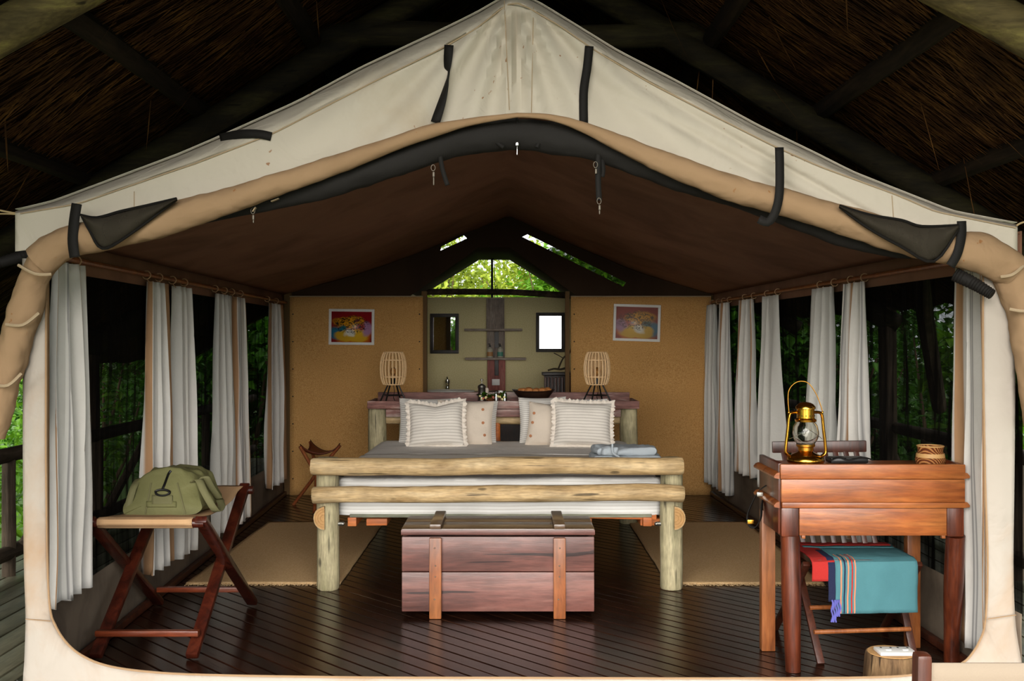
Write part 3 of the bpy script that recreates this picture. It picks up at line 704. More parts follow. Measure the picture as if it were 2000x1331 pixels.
cur = [
 ('off-white striped curtain hanging just inside the left edge of the tent opening', 'left', 4.22, 4.60, 1.735, .325, 3, .03, 'curtain', 1.14, .04, -.01),
 ('striped curtain directly behind the olive bag, half of the pair nearer the camera', 'left', 5.42, 5.78, 1.72, .19, 3, .03, 'curtain', .77, .05, 0),
 ('striped curtain behind the olive bag, half of the pair nearer the bed', 'left', 5.88, 6.28, 1.72, .17, 3, .03, 'curtain', 4.3, .05, 0),
 ('off-white curtain just right of the olive bag, half nearer the camera', 'left', 6.85, 7.28, 1.72, .12, 3, .028, 'curtain_w', 1.0, .05, 0),
 ('off-white curtain just right of the olive bag, half nearer the back wall', 'left', 7.32, 7.78, 1.72, .10, 3, .028, 'curtain', 3.4, .05, 0),
 ('short striped curtain in the rear left corner above the leather tripod stool', 'left', 8.55, 9.2, 1.72, .19, 3, .03, 'curtain', .77, .06, 0),
 ('grey-white curtain in the rear right corner touching the tan wall panel', 'right', 9.15, 9.55, 1.73, .13, 3, .03, 'curtain_w', .4, .06, 0),
 ('beige-edged curtain beside the rear right corner, on the camera side', 'right', 8.75, 9.1, 1.73, .12, 3, .03, 'curtain', 2.0, .05, 0),
 ('striped curtain on the right wall behind the lantern, half nearer the back wall', 'right', 7.95, 8.4, 1.73, .36, 3, .03, 'curtain', .99, .05, 0),
 ('off-white curtain on the right wall just left of the lantern, half nearer the camera', 'right', 7.3, 7.75, 1.73, .34, 3, .03, 'curtain_w', 5.2, .05, 0),
 ('off-white curtain on the right wall behind the right side of the lantern', 'right', 6.12, 6.55, 1.73, .3, 3, .03, 'curtain_w', .9, .05, .02),
 ('beige curtain on the right wall between the lantern and the basket', 'right', 5.65, 6.0, 1.73, .3, 3, .03, 'curtain', 2.23, .05, 0),
 ('grey-white curtain with a brown edge just inside the right edge of the tent opening', 'right', 4.33, 4.63, 1.73, .09, 2, .014, 'curtain', .99, .03, -.01),
]
for c in cur: curtain(*c, grp='curtains tied back along the mesh walls')

# ---------------------------------------------------------------- bed
BC = -.07; HW = .975
bed = thing('log_bed', 'rustic double bed frame built of peeled pale logs', 'bed', (BC, 7.0, 0))
def log(name, a, b, r, m, parent, wob=.1, n=24, seg=16, bow=.0, seed=0, taper=0):
    a = Vector(a); b = Vector(b); bm = NB(); pts = []; rr = []
    for i in range(n+1):
        t = i/n; o = noise.noise_vector(Vector((t*2.2+seed, seed, 1)))*bow; p = a+(b-a)*t+o*min(1, 6*min(t, 1-t)+.2); pts.append(p)
        rr.append(r*(1-taper*t)*(.90 if i in (0, n) else 1))
    pts = [a+(pts[1]-a)*0]+[a+(pts[1]-a)*.15]+pts[1:-1]+[b+(pts[-2]-b)*.15, b]; rr = [rr[0]]+[r]+rr[1:-1]+[r*(1-taper), rr[-1]]
    tube(bm, pts, rr, seg, wob, True, 1, 3.5); return obj(name, bm, m, parent)
for s in (-1, 1):
    log('post', (BC+s*HW, 5.96, 0), (BC+s*HW, 5.96, .745), .064, M['logz'], bed, .05, 12, 16, .004, s)
    log('head_post', (BC+s*.968+(0 if s < 0 else -.0), 8.1, 0), (BC+s*.968, 8.1, .888), .07, M['logz'], bed, .06, 12, 16, .004, s+4)
    # half-log side rail on the outer face of each post
    bm = NB(); n = 10; rings = []
    for t in (0, .02, .5, 1):
        y = 5.87+2.3*t; ring = []
        for k in range(n+1):
            a = -pi/2+pi*k/n; ring.append(bm.verts.new((BC+s*(HW+.004+.062*cos(a)), y, .415+.066*sin(a))))
        rings.append(ring)
    for A1, B1 in zip(rings, rings[1:]):
        for k in range(n+1): bm.faces.new((A1[k], A1[(k+1) % (n+1)], B1[(k+1) % (n+1)], B1[k]))
    bm.faces.new(rings[0]); bm.faces.new(rings[-1]); obj('side_rail', bm, M['log'], bed)
    bm = NB()
    for k in range(9):
        pass
    pts = [P(0, 0, 1)]*0
    for rr0 in (.02, .036, .05):
        tube(bm, [Vector((BC+s*(HW+.006+rr0*cos(a)), 5.868, .415+rr0*sin(a))) for a in [-pi/2+pi*i/10 for i in range(11)]], .0015, 4)
    poly(bm, [Vector((BC+s*(HW+.005+.058*cos(a)), 5.8695, .415+.062*sin(a))) for a in [-pi/2+pi*i/12 for i in range(13)]], .003); obj('end_grain', bm, M['logend'], bed)
    bm = NB(); tube(bm, [Vector((BC+s*(HW-.06), 5.95, .37)), Vector((BC+s*(HW-.085), 5.95, .37))], .012, 8); ico(bm, (BC+s*(HW-.087), 5.95, .37), .013, 1); obj('bolt', bm, M['steel'], bed)
    bm = NB(); box(bm, (BC+s*(HW-.13), 7.0, .372), (.05, 2.0, .05), .004); obj('slat_rail', bm, M['orange_wood'], bed)
log('footboard_log', (-1.115, 5.845, .708), (.95, 5.84, .712), .049, M['log'], bed, .11, 30, 16, .012, 3)
log('footboard_log', (-1.11, 5.845, .548), (.955, 5.84, .556), .047, M['log'], bed, .13, 30, 16, .016, 8)
for k, (xx, yy) in enumerate(((-.62, 5.97), (-.15, 5.97), (.45, 5.97))):
    pass
bm = NB(); bar(bm, (-.93, 6.03, .405), (.8, 6.03, .405), .02, .035, .003, (0, 1, 0)); obj('cross_board', bm, M['greybrd'], bed)
for yy in (6.25, 6.65, 7.05, 7.45, 7.85):
    bm = NB(); box(bm, (BC, yy, .402), (1.78, .12, .02), .003); obj('slat', bm, M['orange_wood'], bed)
bm = NB(); bar(bm, (.12, 6.045, .41), (.83, 6.045, .395), .03, .04, .003, (0, 1, 0)); obj('cross_board', bm, M['orange_wood'], bed)
for xx in (-.78, -.28, .4, .80):
    bm = NB(); box(bm, (xx, 6.2, .362), (.12, .3, .04), .004); obj('bearer', bm, M['orange_wood'], bed)
log('head_rail', (BC-.9, 8.1, .80), (BC+.9, 8.1, .80), .036, M['log'], bed, .1, 16, 12, .006, 5)
for xx, r_, m_ in ((-.84, .03, 'logz'), (-.115, .026, 'orange_wood'), (-.17, .03, 'logz'), (.12, .028, 'logz'), (.62, .028, 'logz')):
    log('spindle', (xx, 8.1, .40), (xx, 8.1, .79), r_, M[m_], bed, .08, 8, 10, .004, xx)
# mattress and bedding
def rbox_fn(cx, cy, hx, hy, z0, z1, r, wob=.006):
    def fn(u, v):   # u around, v bottom->top->centre
        a = 2*pi*u; 
        n = .12
        c, s = cos(a), sin(a); ex = math.copysign(abs(c)**n, c); ey = math.copysign(abs(s)**n, s)
        if v < .7:
            t = v/.7; k = 1-.0*t; edge = (1-(2*t-1)**8)**.5; z = z0+(z1-z0)*t; off = r*(1-edge)
            x, y = (hx-off)*ex, (hy-off)*ey
        else:
            t = (v-.7)/.3; z = z1+.004; x = (hx-r)*ex*(1-t); y = (hy-r)*ey*(1-t)
        w = noise.noise_vector(Vector((x*5, y*5, z*14)))*wob
        return Vector((cx+x, cy+y, z))+w
    return fn
bm = NB(); box(bm, (BC, 7.04, .515), (1.84, 2.0, .19), .05); 
for v in bm.verts: v.co += noise.noise_vector(v.co*3)*.005
tag(obj('mattress', bm, M['sheetw']), 'white mattress lying on the log bed frame', 'mattress')
sheet = None
bm = NB()
HX = .945
def drape(X0, hx, zt, zb, y0, y1, seed, sc=1):
    """cloth over the mattress: u across, v along the bed"""
    prof = [(-hx-.012, zb), (-hx-.016, (zb+zt)/2), (-hx-.008, zt-.045), (-hx+.025, zt-.008), (-hx+.07, zt)]+[(-hx+.07+(2*hx-.14)*i/16, zt) for i in range(1, 16)]+[(hx-.07, zt), (hx-.025, zt-.008), (hx+.008, zt-.045), (hx+.016, (zb+zt)/2), (hx+.012, zb)]
    n = len(prof)-1
    def fn(u, v):
        a, z = prof[round(u*n)]; y = y0+(y1-y0)*v
        w = noise.noise(Vector((a*3+seed, y*3, z*5)))*.008+noise.noise(Vector((a*9+seed, y*7, z*5)))*.004
        return Vector((X0+a, y, z+w)) if abs(a) < hx-.03 else Vector((X0+a+w*1.5, y, z))
    return fn, n
fn, n = drape(BC, .925, .628, .425, 6.03, 8.0, 1); grid(bm, fn, n, 50)
# front fall of sheet, striped
o = tag(obj('fitted_sheet', bm, M['sheetw']), 'white cotton sheet covering the mattress sides', 'sheet')
bm = NB()
grid(bm, lambda u, v: Vector((BC-.93+1.86*u, 6.018+.007*noise.noise(Vector((u*14, v*3, 1)))+(.02*(v-.93)/.07 if v > .93 else 0)+.02*(2*abs(u-.5))**14, .408+.215*v+.006*noise.noise(Vector((u*5, 0, 2))))), 60, 10, uvf=lambda u, v: (u, v*11))
sf = solid(obj('sheet_front', bm, M['mattress'], o), .003, 0)
bm = NB(); fn, n = drape(BC, .955, .650, .50, 6.12, 6.98, 6); grid(bm, fn, n, 26); tag(solid(obj('blanket', bm, M['blanket']), .006, 0), 'grey linen blanket spread across the foot of the bed', 'blanket')
bm = NB(); fn, n = drape(BC, .945, .645, .50, 7.0, 7.97, 3); grid(bm, fn, n, 26, uvf=lambda u, v: (u, v*20)); tag(solid(obj('duvet', bm, stripes('pale_grey_duvet_stripe', 'f4f1ec', 'e2ddd6', 1, .4, 1, .1)), .006, 0), 'pale striped duvet showing between the grey blanket and the pillows', 'duvet')

# pillows
def pillow_mesh(w, h, t, seed=0, n=20, sag=0, ear=.06):
    bm = NB()
    def fn(sgn):
        def f(u, v):
            x = 2*u-1; y = 2*v-1
            k = (max(0, 1-abs(x)**3.2)*max(0, 1-abs(y)**3.2))**.55
            px = x*(1-ear*(1-x*x)*0-ear*(1-abs(y)**2)*abs(x)**3); py = y*(1-ear*(1-abs(x)**2)*abs(y)**3)
            zz = sgn*t*.5*k
            wv = .012*noise.noise(Vector((x*2+seed, y*2, sgn)))*k+.005*noise.noise(Vector((x*7+seed, y*5, sgn)))*k
            return Vector((px*w/2, zz+wv, py*h/2+sag*(-(1-abs(x))**2)*max(0, y)))
        return f
    grid(bm, fn(-1), n, n); grid(bm, fn(1), n, n); bmesh.ops.remove_doubles(bm, verts=bm.verts[:], dist=.0008); return bm
def place(bm, c, tilt, yaw=0, roll=0):
    bm.transform(Matrix.Translation(c) @ Matrix.Rotation(yaw, 4, 'Z') @ Matrix.Rotation(tilt, 4, 'X') @ Matrix.Rotation(roll, 4, 'Y')); return bm
def mk_pillow(label, px, py, d, w, h, t, mat, tilt=-.3, yaw=0, roll=0, seed=0, ruf=False, btn=None, sag=0, cat='pillow'):
    c = P(px, py, d); root = thing('ruffled_cushion' if ruf else 'pillow', label, cat, (c.x, c.y, c.z-h/2), 0, None)
    o = obj('cover', place(pillow_mesh(w, h, t, seed, sag=sag), c, tilt, yaw, roll), M[mat], root)
    if ruf:
        bm = NB(); n = 180; per = []
        for i in range(n+1):
            a = 4*i/n; k = int(a) % 4; f = a-int(a)
            q_ = [(-1+2*f, -1), (1, -1+2*f), (1-2*f, 1), (-1, 1-2*f)][k]; nn = [(0, -1), (1, 0), (0, 1), (-1, 0)][k]
            per.append((q_, nn))
        def fn(u, v):
            (x, y), nn = per[round(u*n)]
            ins = 1-.06*(1-abs(x if nn[0] == 0 else y)**2)
            X = x*w/2*(ins if nn[0] else 1); Z = y*h/2*(ins if nn[1] else 1)+sag*(-(1-abs(x))**2)*max(0, y)
            # outward vector rounded at the corners
            cx = max(0, abs(x)-.9)/.1; cy = max(0, abs(y)-.9)/.1
            ov = Vector(((nn[0] or math.copysign(cx, x)), 0, (nn[1] or math.copysign(cy, y)))).normalized()
            r = .032*v*(1+.22*sin(u*n*1.9))
            return Vector((X, 0, Z))+ov*(r-.006)+Vector((0, .012*v*sin(u*n*1.15+seed), 0))
        grid(bm, fn, n, 3); place(bm, c, tilt, yaw, roll); obj('ruffle', bm, M['ruffle'], root)
    if btn:
        for bx, bz in btn:
            k = max(0, 1-abs(2*bx/w)**3.2)*max(0, 1-abs(2*bz/h)**3.2)
            bm = NB(); lathe(bm, [(0, .006), (.010, .005), (.011, 0), (0, 0)], (0, 0, 0), 12)
            bm.transform(Matrix.Translation((bx, -t*.5*k**.55-.003, bz)) @ Matrix.Rotation(pi/2, 4, 'X')); place(bm, c, tilt, yaw, roll); obj('button', bm, M['button'], root)
    return root
mk_pillow('fine-striped pillow at the far left of the bed head, standing behind the ruffled cushion', 836, 824, 7.86, .44, .36, .12, 'pillow_f', -.22, 0, 0, 1)
mk_pillow('fine-striped pillow nearest the middle gap on the left half of the bed', 922, 826, 7.88, .38, .34, .12, 'pillow_f', -.2, 0, .03, 2)
mk_pillow('beige buttoned pillow on the left half of the bed, right of the ruffled cushion', 908, 828, 7.74, .42, .35, .11, 'linen', -.28, 0, .03, 3, btn=[(.13, .10), (.135, .0), (.15, -.09)])
mk_pillow('ruffled striped cushion in front on the left half of the bed', 852, 829, 7.60, .40, .335, .15, 'pillow_h', -.36, 0, -.04, 4, True, None, .03, 'cushion')
mk_pillow('fine-striped pillow nearest the middle gap on the right half of the bed', 1060, 822, 7.88, .36, .36, .12, 'pillow_f', -.2, 0, -.02, 5)
mk_pillow('white pillow mostly hidden behind the right ruffled cushion', 1132, 822, 7.92, .42, .34, .12, 'sheetw', -.2, 0, .02, 6)
mk_pillow('beige buttoned pillow on the right half of the bed, left of the ruffled cushion', 1082, 832, 7.74, .40, .33, .11, 'linen', -.28, 0, .10, 7, btn=[(-.155, .07), (-.16, .0), (-.165, -.10)])
mk_pillow('ruffled striped cushion in front on the right half of the bed', 1138, 829, 7.60, .42, .330, .15, 'pillow_h', -.34, 0, .04, 8, True, None, .0, 'cushion')
# folded robes on the blanket
def folded(bm, c, s, wob=.012, rot=0):
    b = NB(); r = bmesh.ops.create_cube(b, size=1); bmesh.ops.subdivide_edges(b, edges=b.edges[:], cuts=10, use_grid_fill=True)
    for v in b.verts:
        x, y, z = v.co*2
        f = 1/((abs(x)**6+abs(y)**6+abs(z)**3.0)**(1/6)) if True else 1
        m_ = max(abs(x), abs(y), abs(z)); f = min(1, f*m_)**.8
        v.co = Vector((x*f*s[0]/2, y*f*s[1]/2, z*f*s[2]/2)); v.co += noise.noise_vector(v.co*16+Vector(c)*3)*wob
        v.co = Matrix.Rotation(rot, 3, 'Z') @ v.co + Vector(c)
    me = bpy.data.meshes.new('t'); b.to_mesh(me); b.free(); bm.from_mesh(me); bpy.data.meshes.remove(me)
rb = thing('folded_robe', 'pale blue-grey folded towelling robe at the right foot of the bed', 'robe', (.68, 6.5, .655))
bm = NB(); folded(bm, (.70, 6.50, .684), (.44, .30, .052)); obj('lower_fold', bm, M['pinkrob'], rb)
bm = NB(); folded(bm, (.695, 6.52, .730), (.39, .27, .05), .012, .05); obj('upper_fold', bm, M['pinkrob'], rb)
bm = NB(); folded(bm, (.575, 6.44, .738), (.10, .20, .055), .012, .25); obj('collar', bm, M['pinkrob'], rb)
bm = NB(); tube(bm, spl([P(1196, 868, 6.34), P(1197, 885, 6.32), P(1210, 893, 6.30)], 8), .006, 6); obj('belt', bm, M['pinkrob'], rb)

# ---------------------------------------------------------------- chest at foot of bed
ch = thing('wooden_chest', 'red-brown plank chest with two wooden bands at the foot of the bed', 'chest', (-.07, 5.54, 0))
cx0, cx1, cy0, cy1 = -.560, .418, 5.33, 5.72; cc = (cx0+cx1)/2; cw = cx1-cx0
for z0, z1, dy in ((.032, .232, 0), (.236, .412, .002)):
    bm = NB(); box(bm, (cc, cy0+.013, (z0+z1)/2), (cw, .026, z1-z0), .005); obj('front_plank', bm, M['chest'], ch)
    bm = NB(); box(bm, (cc, cy1-.013, (z0+z1)/2), (cw, .026, z1-z0), .005); obj('back_plank', bm, M['chest'], ch)
    for X in (cx0+.013, cx1-.013):
        bm = NB(); box(bm, (X, (cy0+cy1)/2, (z0+z1)/2), (.024, cy1-cy0-.055, z1-z0), .004); obj('side_plank', bm, M['chest'], ch)
bm = NB(); box(bm, (cc, (cy0+cy1)/2, .04), (cw-.06, cy1-cy0-.06, .02), .002); obj('bottom_board', bm, M['chest'], ch)
for i in range(2):
    w = (cy1-cy0+.012)/2; bm = NB(); box(bm, (cc, cy0-.006+w*(i+.5), .4385), (cw+.006, w-.002, .033), .009); obj('lid_plank', bm, M['chest' if i == 5 else 'chesttop'], ch)
bm = NB(); box(bm, (cc, cy0-.007, .436), (cw+.006, .008, .026), .003); obj('lid_edge', bm, M['chest'], ch)
for X in (-.388, .241):
    bm = NB(); box(bm, (X, cy0-.012, .205), (.062, .026, .41), .006); o = obj('front_band', bm, M['strapwood'], ch)
    for z in (.10, .215, .27, .36):
        b2 = NB(); ico(b2, (X+random.uniform(-.006, .006), cy0-.0255, z), .0045, 1); obj('nail', b2, M['steel'], o)
    bm = NB(); box(bm, (X, (cy0+cy1)/2-.005, .468), (.058, cy1-cy0+.04, .024), .006); obj('lid_band', bm, M['chesttop'], ch)
    bm = NB(); box(bm, (X, cy1+.012, .205), (.062, .024, .41), .006); obj('rear_band', bm, M['strapwood'], ch)

# ---------------------------------------------------------------- rugs
def rug(label, x0, x1, y0, y1):
    t = thing('jute_rug', label, 'rug', ((x0+x1)/2, (y0+y1)/2, 0), 0, 'jute rugs either side of the bed')
    bm = NB(); grid(bm, lambda u, v: Vector((x0+(x1-x0)*u+.006*noise.noise(Vector((v*9, x0, u))), y0+(y1-y0)*v+.008*noise.noise(Vector((u*7, x0, v))), .007+.002*noise.noise(Vector((u*5, v*9, x0))))), 30, 50)
    solid(obj('mat', bm, M['jute'], t), .010, 0)
    bm = NB()
    for ye, s in ((y0, -1), (y1, 1)):
        n = 130
        for k in range(n):
            X = x0+(x1-x0)*(k+.5)/n; L = random.uniform(.012, .035)
            tube(bm, [Vector((X, ye, .008)), Vector((X+random.uniform(-.006, .006), ye+s*L*.6, .005)), Vector((X+random.uniform(-.012, .012), ye+s*L, .003))], .0018, 4)
    o = obj('fringe', bm, M['fringe'], t); o['kind'] = 'stuff'
rug('brown jute rug on the left of the bed, behind the folding stool', -1.88, -.99, 6.05, 8.1)
rug('brown jute rug on the right of the bed, behind the desk', .90, 1.80, 6.05, 8.1)

# ---------------------------------------------------------------- folding stool with bag
st = thing('folding_stool', 'folding mahogany luggage stool with beige canvas seat under the olive bag', 'stool', (-1.63, 5.1, 0))
SX0, SX1, SF, SB, SH = -1.855, -1.395, 4.66, 5.54, .60
for X, sgn, dd in ((SX0, -1, 0), (SX1, 1, 0)):
    o1 = .018*sgn
    bm = NB(); bar(bm, (X+o1, SF-.02, SH+.02), (X-.0+o1, SB+.03, .018), .032, .055, .008, (1, 0, 0)); obj('leg', bm, M['stoolw'], st)
    bm = NB(); bar(bm, (X-o1+.0, SB+.02, SH+.045), (X-o1, SF-.03, .014), .032, .055, .008, (1, 0, 0)); obj('leg', bm, M['stoolw'], st)
    bm = NB(); tube(bm, [Vector((X-.035, (SF+SB)/2, .315)), Vector((X+.035, (SF+SB)/2, .315))], .005, 8); obj('pivot_bolt', bm, M['chrome'], st)
bm = NB(); tube(bm, [Vector((SX0-.03, SF, SH)), Vector((SX1+.03, SF, SH))], .022, 12); obj('front_bar', bm, M['stoolw'], st)
bm = NB(); tube(bm, [Vector((SX0-.03, SB, SH+.02)), Vector((SX1+.03, SB, SH+.02))], .022, 12); obj('rear_bar', bm, M['stoolw'], st)
bm = NB(); bar(bm, (SX0+.0, SF+.02, .105), (SX1-.0, SF+.02, .105), .026, .036, .005, (0, 1, 0)); obj('stretcher', bm, M['stoolbar'], st)
bm = NB(); bar(bm, (SX0+.01, SB-.08, .115), (SX1, SB-.08, .115), .026, .036, .005, (0, 1, 0)); obj('stretcher', bm, M['stoolbar'], st)
bm = NB()
def fs_(u, v):
    X = SX0+.02+(SX1-SX0-.04)*u
    if v < .12:
        a = -pi*.75+pi*1.2*(v/.12); return Vector((X, SF-.024*cos(a-.2)*1, SH+.024*sin(a)))
    t = (v-.12)/.88; y = SF+.0+(SB-SF)*t; return Vector((X+.01*noise.noise(Vector((u*3, t*5, 0))), y, SH+.024+.02*t-.045*sin(pi*t)+.003*noise.noise(Vector((u*8, t*8, 0)))))
grid(bm, fs_, 12, 40); solid(obj('canvas_seat', bm, M['seatcanvas'], st), .003, 0)
# duffel bag
bg_ = thing('duffel_bag', 'olive green canvas duffel bag lying on the folding stool', 'bag', (-1.61, 5.08, SH-.01))
bc = Vector((-1.635, 5.08, SH-.008))
def bagsec(t):   # t 0..1 front to back
    e_ = (1-abs(2*t-1)**6)**.35 if 0 < t < 1 else 0
    return e_
bm = NB(); NT_ = 22; NA = 40; rings = []
for i in range(NT_+1):
    t = i/NT_; y = bc.y-.20+.36*t; e_ = .86+.14*(1-abs(2*t-1)**3); ring = []
    for k in range(NA):
        a = 2*pi*k/NA; c, s = cos(a), sin(a); n_ = .38
        xx = math.copysign(abs(c)**n_, c); zz = math.copysign(abs(s)**n_, s)
        z01 = (zz+1)/2
        wd = .205*(1-.40*z01**1.15)
        hgt = .205*(1-.05*(xx**2))
        X = xx*wd*(.9+.1*e_); Z = z01*hgt*e_
        p = Vector((bc.x+X, y+(.10*z01*(1-t/.35) if t < .35 else 0), bc.z+Z+.004))
        w_ = noise.noise_vector(p*9)*.014+noise.noise_vector(p*22)*.012
        ring.append(bm.verts.new(p+w_*(1 if z01 > .05 else .2)))
    rings.append(ring)
for A1, B1 in zip(rings, rings[1:]):
    for k in range(NA): bm.faces.new((A1[k], A1[(k+1) % NA], B1[(k+1) % NA], B1[k]))
for R_, sgn in ((rings[0], -1), (rings[-1], 1)):
    cen = sum((v.co for v in R_), Vector())/NA; r2 = [bm.verts.new(cen+(v.co-cen)*.55+Vector((0, sgn*.018, 0))) for v in R_]
    for k in range(NA): bm.faces.new((R_[k], R_[(k+1) % NA], r2[(k+1) % NA], r2[k]))
    bm.faces.new(r2)
body = obj('body', bm, M['bag'], bg_)
from mathutils.bvhtree import BVHTree
bt_ = BVHTree.FromPolygons([body.matrix_basis @ v.co + bg_.location for v in body.data.vertices], [p.vertices[:] for p in body.data.polygons])
def onbag(px, py, off=.004):
    o_ = Vector((0, 0, CH)); dr = (P(px, py, 5)-o_).normalized(); h = bt_.ray_cast(o_, dr)
    return (h[0]-dr*off) if h[0] else P(px, py, 4.95)
bm = NB(); tube(bm, spl([onbag(*q_) for q_ in ((317, 957), (321, 948), (324, 940), (327, 932), (330, 925), (334, 920))], 14), .006, 6); obj('zipper', bm, M['blackplast'], bg_)
bm = NB(); grid(bm, lambda u, v: onbag(297+40*u, 968+18*v, .008), 8, 4); solid(obj('handle_patch', bm, M['bagstrap'], bg_), .008, 0)
bm = NB(); grid(bm, lambda u, v: onbag(286+58*u, 980+11*v, .006), 10, 3); solid(obj('handle_band', bm, M['bag'], bg_), .008, 0)
bm = NB(); tube(bm, [onbag(317+13*cos(a)*(1 if sin(a) > 0 else 1.15), 963+6*sin(a), .012) for a in [2*pi*i/16 for i in range(17)]], .0055, 6, cap=False); obj('d_ring', bm, M['blackplast'], bg_)
for sx_ in (284, 362):
    bm = NB(); tube(bm, [onbag(sx_+(317-sx_)*t*.35, 1004-60*t, .002) for t in [i/10 for i in range(11)]], .004, 6); obj('seam_piping', bm, M['bagstrap'], bg_)
def webbing(path, hw, m, name, parent, w=Vector((0, 0, 1))):
    pts = spl(path, 20); return ribbon([(p, w*hw) for p in pts], 0, m, name, parent)
webbing([P(272, 935, 5.0), P(262, 950, 4.93), P(254, 975, 4.9), P(248, 1000, 4.89), P(256, 1008, 4.89)], .016, M['bagstrap'], 'side_strap', bg_, Vector((1, .2, .1)))
webbing([P(378, 942, 4.95), P(388, 938, 4.93), P(398, 960, 4.9), P(412, 985, 4.9), P(424, 1000, 4.93), P(433, 990, 5.0), P(428, 975, 5.08)], .018, M['bagstrap'], 'side_strap', bg_, Vector((.9, .3, .1)))
webbing([P(394, 936, 5.0), P(402, 932, 5.0), P(412, 950, 5.02), P(424, 968, 5.06), P(432, 980, 5.1)], .016, M['bagstrap'], 'shoulder_strap', bg_, Vector((.9, .3, .1)))

# ---------------------------------------------------------------- leather tripod stool
ts = thing('tripod_stool', 'brown leather sling seat tripod stool in the rear left corner', 'stool', (-1.66, 8.95, 0))
c0 = Vector((-1.68, 8.95, 0)); cor = [P(586, 868, 8.85), P(606, 859, 9.1), P(664, 866, 8.9)]
cen = P(622, 888, 8.9)
bm = NB(); n = 12
uvl = None
def tri_pt(a, b, c):
    p = cor[0]*a+cor[1]*b+cor[2]*c; m = (a*b+b*c+c*a)*3
    p = p+(cen-(cor[0]+cor[1]+cor[2])/3)*min(1, m)**.8; return p
idx = {}
for i in range(n+1):
    for j in range(n+1-i): idx[i, j] = bm.verts.new(tri_pt(i/n, j/n, 1-(i+j)/n))
for i in range(n):
    for j in range(n-i):
        bm.faces.new((idx[i, j], idx[i+1, j], idx[i, j+1]))
        if i+j < n-1: bm.faces.new((idx[i+1, j], idx[i+1, j+1], idx[i, j+1]))
solid(obj('leather_seat', bm, M['leather'], ts), .008, 0)
mid = Vector((-1.66, 8.93, .29))
for cr, foot in ((cor[2], Vector(((573-1000)*9.0/F, 9.0, 0))), (cor[0], Vector((-1.44, 8.9, 0))), (cor[1], Vector((-1.62, 8.6, 0)))):
    off = Vector((.0, .0, 0)); bm = NB(); tube(bm, [cr-Vector((0, 0, .02)), mid+(cr-mid)*.0+Vector((random.uniform(-.015, .015), random.uniform(-.015, .015), 0)), foot], .015, 10); obj('leg', bm, M['legw'], ts)
bm = NB(); tube(bm, [mid-Vector((0, 0, .02)), mid+Vector((0, 0, .03))], .024, 10); obj('binding', bm, M['leather'], ts)

# ---------------------------------------------------------------- console tray across the head posts
co = thing('headboard_console', 'long worn red-brown tray shelf on the bed head posts', 'shelf', (BC, 8.2, .888))
k0, k1 = P(717, 0, 7.97).x, P(1249, 0, 7.97).x
bm = NB(); box(bm, ((k0+k1)/2, 8.2, .901), (k1-k0-.03, .44, .022), .003); obj('tray_base', bm, M['console'], co)
bm = NB(); box(bm, ((k0+k1)/2, 7.985, .92), (k1-k0, .028, .06), .006); obj('front_lip', bm, M['console'], co)
bm = NB(); box(bm, ((k0+k1)/2+.0, 8.0, .857), (k1-k0-.28, .024, .058), .004); obj('apron', bm, M['console'], co)
bm = NB(); box(bm, ((k0+k1)/2, 8.425, .95), (k1-k0-.05, .026, .09), .006); obj('rear_lip', bm, M['console'], co)
for X in (k0+.014, k1-.014):
    bm = NB(); box(bm, (X, 8.2, .922), (.024, .41, .055), .006); obj('end_lip', bm, M['console'], co)
CZ = .9125
# rattan lamps
def lamp(label, px, d):
    x = (px-1000)*d/F; t = thing('table_lamp', label, 'lamp', (x, d, CZ), 0, 'rattan lamps on the headboard console')
    zb = CZ+.155; zt = CZ+.405; R0 = .10
    prof = lambda v: R0*(.64+.36*sin(pi*min(1, max(0, (v*.94+.04))))**.55)
    sh = None
    for k in range(21):
        a = 2*pi*k/21; bm = NB()
        tube(bm, [Vector((x+prof(v)*cos(a), d+prof(v)*sin(a), zb+(zt-zb)*v)) for v in [i/12 for i in range(13)]], .0058, 5); obj('cane_rib', bm, M['rattan'], t)
    for v in (0.0, .24, .76, 1.0):
        bm = NB(); r = prof(v)-.001; tube(bm, [Vector((x+r*cos(a), d+r*sin(a), zb+(zt-zb)*v)) for a in [2*pi*i/28 for i in range(29)]], .005, 5, cap=False); obj('cane_hoop', bm, M['rattan'], t)
    for k in range(4):
        a = pi/4+.35+k*pi/2; bm = NB(); tube(bm, [Vector((x+.045*cos(a), d+.045*sin(a), zb+.0)), Vector((x+.125*cos(a), d+.10*sin(a), CZ+.004))], .0062, 8); obj('leg', bm, M['blackmet'], t)
    bm = NB(); r = .09; tube(bm, [Vector((x+r*cos(a), d+r*.8*sin(a), CZ+.07)) for a in [pi/4+.35+pi/2*i for i in range(5)]], .004, 6, cap=False); obj('brace_ring', bm, M['blackmet'], t)
    bm = NB(); lathe(bm, [(0, 0), (.05, 0), (.05, .006), (.02, .008), (.018, .05), (0, .05)], (x, d, zb-.003), 16); obj('socket', bm, M['blackmet'], t)
    bm = NB(); ico(bm, (x, d, zb+.10), .026, 2, (1, 1, 1.35)); obj('bulb', bm, M['bulb'], t)
    bm = NB(); tube(bm, spl([Vector((x, d, zb)), Vector((x+.01, d, CZ+.1)), Vector((x+.0, d+.02, CZ+.05)), Vector((x+.03, d-.02, CZ+.01)), Vector((x+.04, d+.1, CZ+.004))], 14), .0028, 5); obj('power_cord', bm, M['blackmet'], t)
    return t
lp = lamp('rattan cage table lamp on black legs, on the left end of console', 768, 8.2)
xr = (1166-1000)*8.2/F
dup(lp, Vector((xr, 8.2, CZ)), 'rattan cage table lamp on black legs, on the right end of console')
